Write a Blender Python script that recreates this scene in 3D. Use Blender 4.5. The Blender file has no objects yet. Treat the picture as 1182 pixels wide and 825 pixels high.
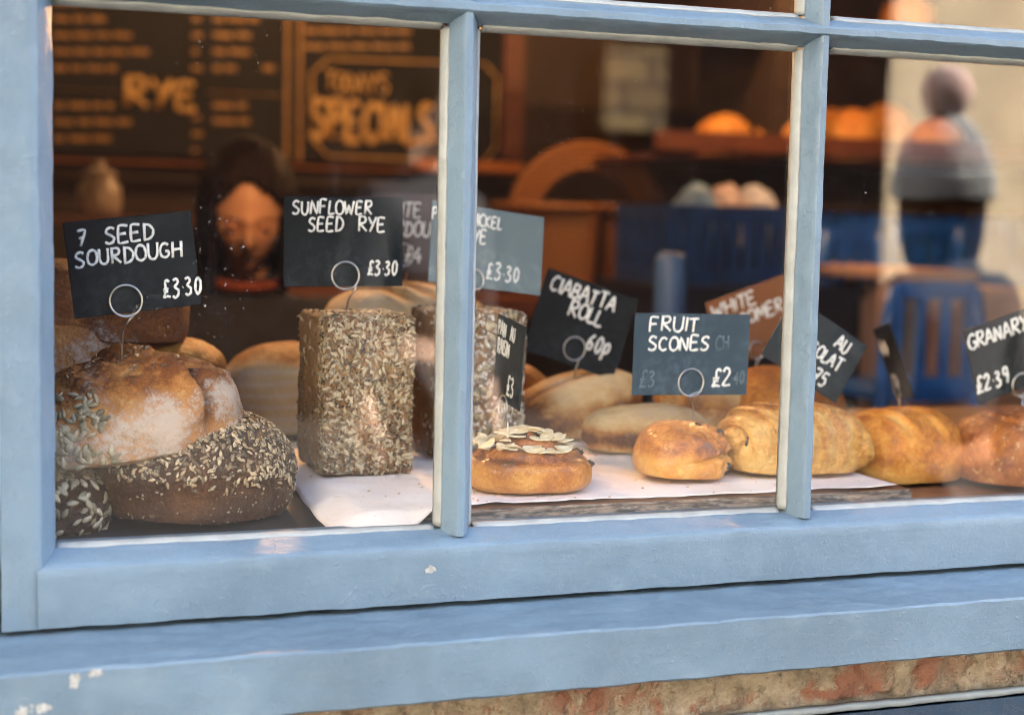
import bpy, bmesh, math, random
import numpy as np
from mathutils import Vector, Matrix, noise
R = math.radians
random.seed(7)
SC = bpy.context.scene
COL = SC.collection

# ------------------------------------------------------------------ camera
F = 1750.0
TH, PIT, ROLL = R(19.3), R(5.42), R(1.22)
CAM = Vector((0, -1.15, 1.45))
fwd = Vector((math.sin(TH)*math.cos(PIT), math.cos(TH)*math.cos(PIT), -math.sin(PIT)))
r0 = Vector((math.cos(TH), -math.sin(TH), 0)); u0 = r0.cross(fwd)
rgt = r0*math.cos(ROLL) + u0*math.sin(ROLL)
upv = u0*math.cos(ROLL) - r0*math.sin(ROLL)
def ray(px, py): return fwd + rgt*((px-591)/F) - upv*((py-412.5)/F)
def P(px, py, y):                      # the point of the place seen at a photo position, at depth y behind the glass
    d = ray(px, py); return CAM + d*((y-CAM.y)/d.y)
def G(px, py, z):                      # the same on a level surface
    d = ray(px, py); return CAM + d*((z-CAM.z)/d.z)
def zdepth(p): return (Vector(p)-CAM).dot(fwd)
def M_(px, p): return px*zdepth(p)/F   # length in metres of px photo pixels at p

cam = bpy.data.cameras.new('camera'); co = bpy.data.objects.new('camera', cam); COL.objects.link(co)
mw = Matrix((rgt, upv, -fwd)).transposed().to_4x4(); mw.translation = CAM; co.matrix_world = mw
cam.sensor_width = 36; cam.lens = F/1182*36; cam.clip_start = .05; cam.clip_end = 500
cam.dof.use_dof = True; cam.dof.focus_distance = 1.27; cam.dof.aperture_fstop = 3.7
SC.camera = co

# ------------------------------------------------------------------ object helpers
def tag(o, label=None, cat=None, group=None, kind=None):
    if label: o['label'] = label
    if cat: o['category'] = cat
    if group: o['group'] = group
    if kind: o['kind'] = kind
    return o
def empty(name, loc=(0,0,0), rz=0):
    o = bpy.data.objects.new(name, None); COL.objects.link(o)
    o.location = loc; o.rotation_euler = (0,0,rz); o.empty_display_size = .05
    return o
def link(name, me, mat=None, parent=None, smooth=True):
    o = bpy.data.objects.new(name, me); COL.objects.link(o)
    if mat:
        for m in (mat if isinstance(mat, (list, tuple)) else [mat]): me.materials.append(m)
    if smooth:
        for p in me.polygons: p.use_smooth = True
        if smooth == 'crisp': me.set_sharp_from_angle(angle=R(24))
    if parent: o.parent = parent
    return o
class MB:
    """collects shapes of one part into one mesh"""
    def __init__(s): s.v=[]; s.f=[]; s.mi=[]; s.cur=0
    def add(s, vs, fs):
        n=len(s.v); s.v += [tuple(v) for v in vs]; s.f += [tuple(i+n for i in f) for f in fs]; s.mi += [s.cur]*len(fs); return s
    def box(s, a, b, M=None):
        a=Vector(a); b=Vector(b)
        vs=[Vector((x,y,z)) for x in (a.x,b.x) for y in (a.y,b.y) for z in (a.z,b.z)]
        if M: vs=[M@v for v in vs]
        return s.add(vs, [(0,1,3,2),(4,6,7,5),(0,4,5,1),(2,3,7,6),(0,2,6,4),(1,5,7,3)])
    def tube(s, pts, r, n=8, flat=None, caps=True):
        pts=[Vector(p) for p in pts]; m=len(pts)
        rs = r if isinstance(r,(list,tuple)) else [r]*m
        vs=[]; prev=None
        for i,p in enumerate(pts):
            t=(pts[min(i+1,m-1)]-pts[max(i-1,0)])
            t = t.normalized() if t.length>1e-9 else Vector((0,0,1))
            if flat is not None:
                N=Vector(flat); B=t.cross(N)
                if B.length<1e-6: B=N.orthogonal()
                B.normalize(); a,b=rs[i],rs[i]*.22
                for k in range(n):
                    an=2*math.pi*k/n; vs.append(p+B*math.cos(an)*a+N*math.sin(an)*b)
            else:
                if prev is None: X=t.orthogonal().normalized()
                else: X=(prev-t*prev.dot(t)).normalized()
                prev=X; Y=t.cross(X)
                for k in range(n):
                    an=2*math.pi*k/n; vs.append(p+X*math.cos(an)*rs[i]+Y*math.sin(an)*rs[i])
        fs=[]
        for i in range(m-1):
            for k in range(n):
                k2=(k+1)%n; fs.append((i*n+k,i*n+k2,(i+1)*n+k2,(i+1)*n+k))
        if caps: fs += [tuple(range(n-1,-1,-1)), tuple(range((m-1)*n,m*n))]
        return s.add(vs,fs)
    def lathe(s, prof, n=32, c=(0,0,0), M=None):
        vs=[]; m=len(prof)
        for (r,z) in prof:
            for k in range(n):
                a=2*math.pi*k/n; v=Vector((c[0]+r*math.cos(a),c[1]+r*math.sin(a),c[2]+z)); vs.append(M@v if M else v)
        fs=[(i*n+k,i*n+(k+1)%n,(i+1)*n+(k+1)%n,(i+1)*n+k) for i in range(m-1) for k in range(n)]
        fs += [tuple(range(n-1,-1,-1)), tuple(range((m-1)*n,m*n))]
        return s.add(vs,fs)
    def build(s, name, mat=None, parent=None, smooth=False, bevel=0, seg=2):
        me=bpy.data.meshes.new(name); me.from_pydata(s.v,[],s.f)
        bm=bmesh.new(); bm.from_mesh(me); bmesh.ops.recalc_face_normals(bm, faces=bm.faces)
        if bevel:
            bmesh.ops.bevel(bm, geom=[e for e in bm.edges if len(e.link_faces)==2 and e.calc_face_angle(0)>.5], offset=bevel, segments=seg, affect='EDGES', clamp_overlap=True)
        bm.to_mesh(me); bm.free()
        o=link(name, me, mat, parent, smooth)
        if isinstance(mat,(list,tuple)) and not bevel:
            for p,i in zip(me.polygons,s.mi): p.material_index=i
        return o
def struct(o): o['kind']='structure'; return o

# ------------------------------------------------------------------ material helpers
class T:
    def __init__(s, name):
        s.m=bpy.data.materials.new(name); s.m.use_nodes=True; s.nt=s.m.node_tree; s.nt.nodes.clear()
        s.out=s.nt.nodes.new('ShaderNodeOutputMaterial'); s._c=None
    def n(s, t, props=None, **ins):
        nd=s.nt.nodes.new(t)
        for k,v in (props or {}).items(): setattr(nd,k,v)
        for k,v in ins.items():
            key=int(k[1:]) if k[0]=='i' and k[1:].isdigit() else k.replace('_',' ')
            sk=nd.inputs[key]
            if isinstance(v, bpy.types.NodeSocket): s.nt.links.new(v, sk)
            else:
                if isinstance(v,(tuple,list)) and len(v)==3 and sk.type=='RGBA': v=(*v,1)
                sk.default_value=v
        return nd
    def obj(s):
        if not s._c: s._c=s.n('ShaderNodeTexCoord').outputs['Object']
        return s._c
    def noise(s, scale, detail=4, rough=.55, vec=None, dist=0, stretch=None):
        v=vec or s.obj()
        if stretch: v=s.n('ShaderNodeMapping', Vector=v, Scale=stretch).outputs[0]
        return s.n('ShaderNodeTexNoise', Vector=v, Scale=scale, Detail=detail, Roughness=rough, Distortion=dist).outputs['Fac']
    def math(s, op, a, b=0, c=0, clamp=False):
        return s.n('ShaderNodeMath', dict(operation=op, use_clamp=clamp), i0=a, i1=b, i2=c).outputs[0]
    def rng(s, v, a, b, c=0, d=1, smooth=True):
        return s.n('ShaderNodeMapRange', dict(interpolation_type='SMOOTHSTEP' if smooth else 'LINEAR', clamp=True), Value=v, From_Min=a, From_Max=b, To_Min=c, To_Max=d).outputs[0]
    def mix(s, f, a, b, mode='MIX'):
        return s.n('ShaderNodeMix', dict(data_type='RGBA', blend_type=mode), i0=f, i6=a, i7=b).outputs[2]
    def ramp(s, f, stops):
        nd=s.n('ShaderNodeValToRGB', Fac=f); e=nd.color_ramp.elements
        while len(e)<len(stops): e.new(.5)
        for el,(p,c) in zip(e,stops): el.position=p; el.color=(*c,1)
        return nd.outputs[0]
    def attr(s, name, out='Fac'): return s.n('ShaderNodeAttribute', dict(attribute_name=name)).outputs[out]
    def bump(s, h, dist=.001, strength=1, normal=None):
        nd=s.n('ShaderNodeBump', Height=h, Distance=dist, Strength=strength)
        if normal: s.nt.links.new(normal, nd.inputs['Normal'])
        return nd.outputs[0]
    def bsdf(s, **k):
        b=s.n('ShaderNodeBsdfPrincipled', **k); s.nt.links.new(b.outputs[0], s.out.inputs[0]); return s.m
def simple(name, c, rough=.5, var=.25, scale=20, metal=0, bump=0, bscale=60, spec=.5):
    t=T(name); n=t.noise(scale,5)
    col=t.mix(t.rng(n,.3,.7), tuple(x*(1-var) for x in c), tuple(min(1,x*(1+var)) for x in c))
    k=dict(Base_Color=col, Roughness=rough, Metallic=metal, Specular_IOR_Level=spec)
    if bump: k['Normal']=t.bump(t.noise(bscale,5), bump)
    return t.bsdf(**k)

def paint(name, c, chips=(.42,.44,.44), along=(.12,1,1)):
    t=T(name)
    big=t.noise(7,5); fine=t.noise(230,5,.65,stretch=along); mid=t.noise(34,5,.6); drip=t.noise(60,4,.6,stretch=along); lump=t.noise(16,3)
    col=t.mix(t.rng(big,.3,.7), tuple(x*.84 for x in c), tuple(x*1.12 for x in c))
    col=t.mix(t.math('MULTIPLY',t.rng(mid,.50,.72),.30), col, (c[0]*1.45,c[1]*1.32,c[2]*1.2))
    col=t.mix(t.math('MULTIPLY',t.rng(fine,.55,.75),.18), col, tuple(x*.66 for x in c))
    dirt=t.rng(t.noise(110,7,.75),.60,.78)
    col=t.mix(t.math('MULTIPLY',dirt,.38), col, (.06,.07,.08))
    scr=t.rng(t.noise(300,4,.7,stretch=(.5,1,1)),.70,.80)
    col=t.mix(t.math('MULTIPLY',scr,.45), col, chips)
    h=t.math('ADD', t.math('MULTIPLY',fine,.30), t.math('MULTIPLY',mid,.6))
    h=t.math('ADD', h, t.math('MULTIPLY',drip,.5)); h=t.math('ADD',h,t.math('MULTIPLY',lump,1.2)); nib=t.noise(190,3,.55); h=t.math('ADD',h,t.math('MULTIPLY',t.rng(nib,.58,.72),.30)); crk=t.noise(55,6,.72,dist=.5); h=t.math('SUBTRACT',h,t.math('MULTIPLY',t.rng(t.math('ABSOLUTE',t.math('SUBTRACT',crk,.5)),.010,.0),.20))
    return t.bsdf(Base_Color=col, Roughness=t.rng(mid,.3,.7,.34,.5), Specular_IOR_Level=.5, Normal=t.bump(h,.0016,.55))
PAINT = paint('blue_paint', (.104,.160,.212))
PAINT_V = paint('blue_paint_upright', (.104,.160,.212), along=(1,1,.12))
PAINT_SILL = paint('sill_paint', (.104,.160,.212))
PUTTY = simple('putty', (.235,.255,.25), .6, .12, 40, bump=.0012, bscale=90)
DARKPAINT = paint('dark_blue_paint', (.022,.045,.08), (.12,.18,.22))
PALEPAINT = paint('pale_paint', (.20,.235,.25))
CHIPM = simple('bare_primer', (.27,.28,.27), .7, .3, 300)

def wood(name, c1, c2, scale=9, rough=.5, axis=(1,12,12)):
    t=T(name); g=t.noise(scale,7,.6,stretch=axis,dist=.6); f=t.noise(scale*6,4,stretch=axis)
    col=t.mix(t.rng(g,.3,.72), c1, c2); col=t.mix(t.math('MULTIPLY',t.rng(f,.5,.75),.4), col, tuple(x*.4 for x in c1))
    return t.bsdf(Base_Color=col, Roughness=rough, Normal=t.bump(f,.0008,.6))
WOOD_WARM = wood('warm_wood', (.16,.055,.016), (.34,.13,.035))
WOOD_RED = wood('red_wood', (.085,.024,.012), (.17,.05,.022))
WOOD_DARK = wood('dark_wood', (.018,.011,.008), (.05,.028,.018))
WOOD_BROWN = wood('brown_wood', (.14,.062,.03), (.27,.125,.062))
WOOD_PINK = wood('pink_wood', (.46,.29,.25), (.6,.40,.35))
BLUE = simple('blue_enamel', (.018,.12,.52), .35, .3, 8)
CRATE = simple('blue_plastic', (.012,.06,.24), .4, .25, 12)
STEEL = simple('steel_wire', (.55,.55,.54), .28, .1, 80, metal=1)

# ------------------------------------------------------------------ window
XL, MUL, ZB, ZT, HW = .0483, (.3545,.6655,.9765), 1.2012, 1.5912, .0157
ZT2, ZTOP, XR = ZT+.031, 1.985, 1.2718
def jit(p, a, s=40): return noise.noise(Vector(p)*s)*a + noise.noise(Vector(p)*s*3.1)*a*.45
def extrude(prof, axis, a0, a1, step=.006, amp=.0008, c=0, closed=True):
    """sweeps a (across, depth) profile along z ('z') or x ('x'), with hand-painted unevenness"""
    m=MB(); n=max(2,int((a1-a0)/step)+1); k=len(prof); vs=[]
    for i in range(n):
        t=a0+(a1-a0)*i/(n-1)
        for (q,d) in prof:
            p=(c+q,d,t) if axis=='z' else (t,d,c+q)
            w = amp*(1 if d<-.002 else .25)
            vs.append((p[0]+(jit((p[0],p[1]*2,p[2]),w) if axis=='z' else 0), p[1]+jit((p[0]+9,p[1],p[2]),w)*.7, p[2]+(jit((p[0],p[1]*2+5,p[2]),w) if axis=='x' else 0)))
    fs=[]
    for i in range(n-1):
        for j in range(k if closed else k-1):
            j2=(j+1)%k; fs.append((i*k+j,i*k+j2,(i+1)*k+j2,(i+1)*k+j))
    fs += [tuple(range(k)), tuple(range((n-1)*k,n*k))[::-1]]
    m.add(vs,fs); return m
def subdiv(prof, mx=.003):
    out=[]
    for i,(a,b) in enumerate(prof):
        c,d=prof[(i+1)%len(prof)]; L=math.hypot(c-a,d-b); k=max(1,int(L/mx)) if min(b,d)<-.001 else 1
        for j in range(k): out.append((a+(c-a)*j/k, b+(d-b)*j/k))
    return out
win = tag(empty('shop_window', (0,0,0)), 'blue painted wooden small paned shop window filled with bread', 'window')
def bar_prof(o=0, h=HW):
    return subdiv([(-.0112,.004),(-.0112,-.0075),(-.0038,-.0225-o),(-.0025,-.0238-o),(.0025,-.0238-o),(.0038,-.0225-o),(.0112,-.0075),(.0112,.004)])
def putty_prof(sg):
    return subdiv([(sg*.0110,.0035),(sg*.0110,-.0078),(sg*.0128,-.0068),(sg*.0157,-.0012),(sg*.0157,.0035)],.0025)
for x in MUL:
    for (z0,z1) in ((ZB-.006,ZT+.0155),(ZT+.0155,ZTOP)):
        extrude(bar_prof(), 'z', z0, z1, c=x).build('mullion', PAINT_V, win, 'crisp')
zt=ZT+.0155
extrude(bar_prof(.0016), 'x', XL-.004, XR+.02, c=zt, amp=.0010).build('transom', PAINT, win, 'crisp')
# bottom rail, top rail, stiles
rail=subdiv([(-.0045,.03),(-.003,-.0070),(-.0105,-.0300),(-.0125,-.0325),(-.016,-.0335),(-.0555,-.0335),(-.0565,.03)],.004)
extrude(rail,'x',XL-.0135,XR+.06,c=ZB,amp=.0009).build('bottom_rail', PAINT, win, 'crisp')
extrude([(-q,d) for q,d in rail][::-1],'x',XL-.0135,XR+.06,c=ZTOP,amp=.0008).build('top_rail', PAINT, win, 'crisp')
st=subdiv([(0.0,.03),(0,-.0065),(-.0095,-.0290),(-.0110,-.0312),(-.0135,-.0322),(-.0385,-.0322),(-.0395,.03)],.004)
extrude(st,'z',ZB-.0563,ZTOP+.05,c=XL,amp=.0008).build('stile', PAINT_V, win, 'crisp')
extrude([(-q,d) for q,d in st][::-1],'z',ZB-.0563,ZTOP+.05,c=XR+.0135,amp=.0008).build('stile', PAINT_V, win, 'crisp')
# putty beads
pm=MB()
for x in MUL:
    for sg in (-1,1):
        for (z0,z1) in ((ZB-.001,ZT+.001),(ZT2-.001,ZTOP)):
            e=extrude(putty_prof(sg),'z',z0,z1,c=x,amp=.0007,step=.004); pm.add(e.v,e.f)
edges=[XL]+[q for x in MUL for q in (x-HW,x+HW)]+[XR]
for i in range(0,len(edges),2):
    a,b=edges[i]+.0008,edges[i+1]-.0008
    e=extrude(putty_prof(-1),'x',a,b,c=zt,amp=.0008,step=.004); pm.add(e.v,e.f)
    e=extrude(putty_prof(1),'x',a,b,c=zt,amp=.0008,step=.004); pm.add(e.v,e.f)
    lo=subdiv([(-.004,.0035),(-.0042,-.0070),(-.0020,-.0056),(-.0002,-.001),(-.0002,.0035)],.0025)
    e=extrude(lo,'x',a,b,c=ZB,amp=.0010,step=.004); pm.add(e.v,e.f)
pm.build('putty_bead', PUTTY, win, True)
# glass panes
t=T('window_glass')
bf=t.n('ShaderNodeNewGeometry').outputs['Backfacing']
ior=t.n('ShaderNodeMix', dict(data_type='FLOAT'), i0=bf, i2=1.52, i3=1/1.52).outputs[0]
fr=t.n('ShaderNodeFresnel', IOR=ior).outputs[0]
gn=t.bump(t.noise(5,2),.0006,.25)
gl=t.n('ShaderNodeBsdfGlossy', Roughness=.0, Color=(1,1,1), Normal=gn).outputs[0]
tr=t.n('ShaderNodeBsdfTransparent', Color=(.985,.99,.985)).outputs[0]
mx=t.n('ShaderNodeMixShader', i0=fr, i1=tr, i2=gl)
df=t.n('ShaderNodeBsdfDiffuse',Color=(.7,.72,.75,1)).outputs[0]
sp_=t.math('MULTIPLY',t.rng(t.noise(420,2,.5),.70,.76),t.rng(t.noise(9,4),.45,.7,0,.35))
film=t.math('ADD',sp_,t.math('MULTIPLY',t.rng(t.noise(14,6,.7,stretch=(1,1,.35)),.55,.8),.010))
mx2=t.n('ShaderNodeMixShader',i0=film,i1=mx.outputs[0],i2=df)
t.nt.links.new(mx2.outputs[0], t.out.inputs[0]); GLASS=t.m
for i in range(0,len(edges),2):
    for (z0,z1) in ((ZB-.004,ZT+.004),(ZT2-.004,ZTOP+.004)):
        MB().box((edges[i]-.004,0,z0),(edges[i+1]+.004,.0032,z1)).build('glass_pane', GLASS, win)
# outer box frame
jm=MB().box((XL-.13,-.030,ZB-.0575),(XL-.0415,.06,ZTOP+.056)); jm.build('jamb', PAINT, win, bevel=.003)
jm=MB().box((XR+.0555,-.030,ZB-.0575),(XR+.14,.06,ZTOP+.056)); jm.build('jamb', PAINT, win, bevel=.003)
MB().box((XL-.13,-.030,ZTOP+.058),(XR+.14,.06,ZTOP+.14)).build('head', PAINT, win, bevel=.003)
def chip(px,py,y,w,h,parent,off=(0,-.0004,0)):
    c=P(px,py,y); m=MB(); k=26; vs=[]; q0=random.random()*9
    for i in range(k):
        a=2*math.pi*i/k; r=.85+.7*noise.noise(Vector((math.cos(a)*2.3+q0,math.sin(a)*2.3,q0)))
        vs.append(Vector((c.x+math.cos(a)*w*r,c.y,c.z+math.sin(a)*h*r)))
    d=Vector(off); m.add([v+d for v in vs]+[v-d*3 for v in vs],[tuple(range(k)),tuple(range(2*k-1,k-1,-1))]+[(i,i+k,(i+1)%k+k,(i+1)%k) for i in range(k)])
    return m.build('paint_chip', CHIPM, parent)
chip(497,657,-.0335,.0045,.0036,win); 
# sill
SZ=1.144
sill=tag(empty('window_sill',(0,0,0)),'deep blue painted wooden sill sloping out below the bread window','window sill')
YF=-.12
sp=subdiv([(SZ-.0013,-.006),(SZ-.0026,-.024),(SZ-.0040,-.045),(1.1400,YF+.002),(1.1385,YF),(1.0965,YF),(1.0945,YF+.003),(1.0945,-.006)],.005)
extrude(sp,'x',-.30,1.62,c=0,amp=.0011,step=.007).build('sill_board', PAINT_SILL, sill, 'crisp')
for a in ((85,785,.004,.006),(45,817,.008,.004),(111,776,.005,.003),(25,822,.005,.005)): chip(a[0],a[1],YF,a[2],a[3],sill)
# brick wall round the window
def brickmat():
    t=T('brick_and_mortar'); c=t.obj()
    v=t.n('ShaderNodeVectorMath',dict(operation='ADD'),i0=c,i1=t.n('ShaderNodeVectorMath',dict(operation='SCALE'),i0=t.n('ShaderNodeTexNoise',Vector=c,Scale=26,Detail=5).outputs['Color'],Scale=.022).outputs[0]).outputs[0]
    sx=t.n('ShaderNodeSeparateXYZ',Vector=v); uv=t.n('ShaderNodeCombineXYZ',X=sx.outputs[0],Y=sx.outputs[2]).outputs[0]
    br=t.n('ShaderNodeTexBrick',Vector=uv,Scale=1,Mortar_Size=.012,Mortar_Smooth=.5,Brick_Width=.215,Row_Height=.075)
    n=t.noise(14,6,.65); n2=t.noise(55,7,.7)
    bc=t.ramp(n,[(.32,(.20,.075,.045)),(.46,(.25,.125,.085)),(.56,(.27,.20,.145)),(.68,(.15,.13,.105))])
    mc=t.ramp(n2,[(.3,(.13,.105,.075)),(.5,(.30,.25,.18)),(.72,(.44,.38,.29))])
    f=t.math('MAXIMUM',br.outputs['Fac'],t.rng(t.noise(9,6,.7),.46,.54),clamp=True)
    col=t.mix(f,bc,mc); col=t.mix(t.math('MULTIPLY',t.rng(t.noise(70,7,.75),.56,.70),.8),col,(.04,.036,.03))
    h=t.math('ADD',t.math('MULTIPLY',n2,1.2),t.math('MULTIPLY',f,-.4))
    return t.bsdf(Base_Color=col,Roughness=.9,Specular_IOR_Level=.2,Normal=t.bump(h,.006,1))
BRICK=brickmat()
wall=tag(empty('brick_wall'),'weathered brick wall of the bakery front below and around the blue window','wall')
YW=-.062
g=MB(); nx,nz=330,26; x0,x1,z0_,z1_=.1,1.35,1.02,1.094
for i in range(nx+1):
    for j in range(nz+1):
        x=x0+(x1-x0)*i/nx; z=z0_+(z1_-z0_)*j/nz
        d=noise.fractal(Vector((x*60,3,z*60)),.8,2,5)*.0055+noise.noise(Vector((x*14,8,z*14)))*.006
        g.v.append((x,YW+d,z))
g.f=[(i*(nz+1)+j,(i+1)*(nz+1)+j,(i+1)*(nz+1)+j+1,i*(nz+1)+j+1) for i in range(nx) for j in range(nz)]; g.mi=[0]*len(g.f)
g.build('weathered_course', BRICK, wall, True)
w=MB()
w.box((.1,-.044,1.02),(1.35,.15,1.0935))
w.box((-3.0,YW,0),(4.2,.15,1.02)); w.box((-3,YW,1.02),(.1,.15,1.0935)); w.box((1.35,YW,1.02),(4.2,.15,1.0935))
w.box((-3,YW,1.0935),(XL-.131,.15,4.2)); w.box((XR+.141,YW,1.0935),(4.2,.15,4.2)); w.box((XL-.131,YW,ZTOP+.141),(XR+.141,.15,4.2))
w.box((XL-.131,.0,1.0935),(XR+.141,.15,1.1425))
w.build('masonry', BRICK, wall)
# dark painted board below with a pale top edge
led=tag(empty('painted_stall_board'),'dark blue painted board with a pale top edge below the brick strip','board')
ZL=P(1182,793,-.079).z; b=MB().box((-.2,-.0765,.62),(1.6,-.0725,ZL-.0065)); b.build('panel', DARKPAINT, led, bevel=.004)
extrude(subdiv([(ZL-.006,-.0725),(ZL-.006,-.0775),(ZL-.0045,-.079),(ZL-.0012,-.079),(ZL,-.0775),(ZL,-.0725)],.003),'x',-.2,1.6,c=0,amp=.0009).build('top_edge', PALEPAINT, led, True)

# ------------------------------------------------------------------ bread
def cube_sphere(n):
    key={}; vs=[]; fs=[]
    def vid(p):
        k=tuple(round(c*n*2) for c in p)
        if k not in key: key[k]=len(vs); vs.append(Vector([math.tan(c*math.pi/4) for c in p]).normalized())
        return key[k]
    for ax in range(3):
        for sg in (-1,1):
            for i in range(n):
                for j in range(n):
                    q=[]
                    for (a,b) in ((0,0),(1,0),(1,1),(0,1)):
                        p=[0,0,0]; p[ax]=sg; p[(ax+1)%3]=-1+2*(i+a)/n; p[(ax+2)%3]=-1+2*(j+b)/n; q.append(vid(p))
                    fs.append(q if sg>0 else q[::-1])
    return vs,fs
_cs={}
def CS(n):
    if n not in _cs: _cs[n]=cube_sphere(n)
    return _cs[n]
def sstep(a,b,x):
    t=min(1,max(0,(x-a)/(b-a))) if a!=b else float(x>a); return t*t*(3-2*t)
def fbm(p,o=4): return noise.fractal(p,1.0,2.0,o)
def superq(d,a,b,c,p=2.3):
    r=(abs(d.x/a)**p+abs(d.y/b)**p+abs(d.z/c)**p)**(-1/p); return d*r
def bread_mesh(name,n,fn,mat,parent=None):
    vs,fs=CS(n); me=bpy.data.meshes.new(name); co=[];ba=[];fl=[]
    for d in vs:
        p,k,f=fn(d); co.append(p); ba.append(k); fl.append(f)
    mz=min(p.z for p in co); co=[(p.x,p.y,p.z-mz) for p in co]
    me.from_pydata(co,[],fs)
    for nm,arr in (('bake',ba),('flour',fl)):
        at=me.attributes.new(nm,'FLOAT','POINT'); at.data.foreach_set('value',arr)
    return link(name,me,mat,parent,True)
def breadmat(name, stops, flour=(.60,.53,.42), rough=.62, spec=.3, nscale=1, speck=None, flk=.8, bump=.0012, coat=0, flaky=0):
    t=T(name); n1=t.noise(48*nscale,8,.66); n2=t.noise(240*nscale,6,.72); n3=t.noise(13*nscale,4); n4=t.noise(700*nscale,3,.6)
    c5=lambda n,k: t.math('MULTIPLY',t.math('SUBTRACT',n,.5),k)
    b=t.math('ADD',t.attr('bake'),c5(n1,1.15)); b=t.math('ADD',b,c5(n3,.65)); b=t.math('ADD',b,c5(n2,.75)); b=t.math('ADD',b,c5(n4,.35))
    if flaky:
        fk=t.noise(30,6,.7,stretch=(2.5,1.5,4.5),dist=2.2); b=t.math('ADD',b,c5(fk,flaky))
    b=t.math('MAXIMUM',t.math('MINIMUM',b,1),0)
    col=t.ramp(b,stops)
    f=t.math('ADD',t.attr('flour'),c5(n2,1.7)); f=t.math('ADD',f,c5(n1,1.9)); f=t.math('ADD',f,c5(n4,.8))
    f=t.math('MULTIPLY',t.rng(f,.25,.9),flk)
    col=t.mix(f,col,flour)
    if speck:
        s=t.rng(t.noise(150*nscale,2,.5),.62,.66); col=t.mix(t.math('MULTIPLY',s,.75),col,speck)
    pit=t.rng(t.noise(95*nscale,4,.7),.30,.42)            # small burst blisters of the crust
    h=t.math('ADD',t.math('MULTIPLY',n2,.8),t.math('MULTIPLY',n1,1.1)); h=t.math('ADD',h,t.math('MULTIPLY',pit,.25)); h=t.math('ADD',h,t.math('MULTIPLY',n4,.22))
    if flaky: h=t.math('ADD',h,t.math('MULTIPLY',fk,1.6))
    k=dict(Base_Color=col,Roughness=t.math('ADD',rough,t.math('MULTIPLY',f,.3),clamp=True),Specular_IOR_Level=spec,Normal=t.bump(h,bump*2.4,1))
    if coat: k.update(Coat_Weight=coat,Coat_Roughness=.22)
    return t.bsdf(**k)
GOLD=[(.0,(.70,.42,.12)),(.3,(.60,.27,.05)),(.55,(.42,.14,.018)),(.78,(.19,.05,.009)),(1,(.05,.015,.006))]
PALE=[(.0,(.64,.49,.28)),(.35,(.55,.36,.16)),(.6,(.42,.20,.06)),(.85,(.23,.085,.02)),(1,(.11,.035,.012))]
DARK=[(.0,(.14,.062,.021)),(.3,(.075,.029,.010)),(.6,(.036,.014,.006)),(1,(.010,.005,.003))]
RUST=[(.0,(.60,.38,.17)),(.3,(.42,.18,.05)),(.6,(.21,.068,.017)),(1,(.045,.016,.008))]
B_SOUR=breadmat('sourdough_crust',RUST,(.58,.50,.42),bump=.0016)
B_DARK=breadmat('dark_seeded_crust',DARK,(.30,.20,.11),rough=.42,spec=.45,bump=.0022)
B_PALE=breadmat('floury_crust',PALE,(.60,.52,.40),flk=.55)
B_GOLD=breadmat('golden_crust',GOLD,(.70,.60,.44),rough=.45,spec=.4)
B_RYE=breadmat('rye_crumb',[(.0,(.42,.27,.14)),(.4,(.29,.165,.078)),(.7,(.17,.09,.042)),(1,(.06,.032,.018))],(.6,.52,.42),rough=.75,bump=.0025)
B_SCONE=breadmat('egg_washed_scone',GOLD,(.7,.5,.26),rough=.33,spec=.5,coat=.35,nscale=.8)
B_PASTRY=breadmat('flaky_pastry',[(.0,(.80,.54,.20)),(.35,(.70,.37,.085)),(.6,(.48,.19,.032)),(.85,(.2,.07,.018)),(1,(.08,.03,.01))],(.74,.52,.26),rough=.42,spec=.45,coat=.3,flaky=.8)
B_GRAN=breadmat('granary_crust',[(.0,(.52,.25,.07)),(.35,(.36,.125,.024)),(.65,(.19,.05,.010)),(1,(.06,.02,.009))],(.5,.34,.2),rough=.42,spec=.45,speck=(.5,.3,.14),coat=.15)

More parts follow.
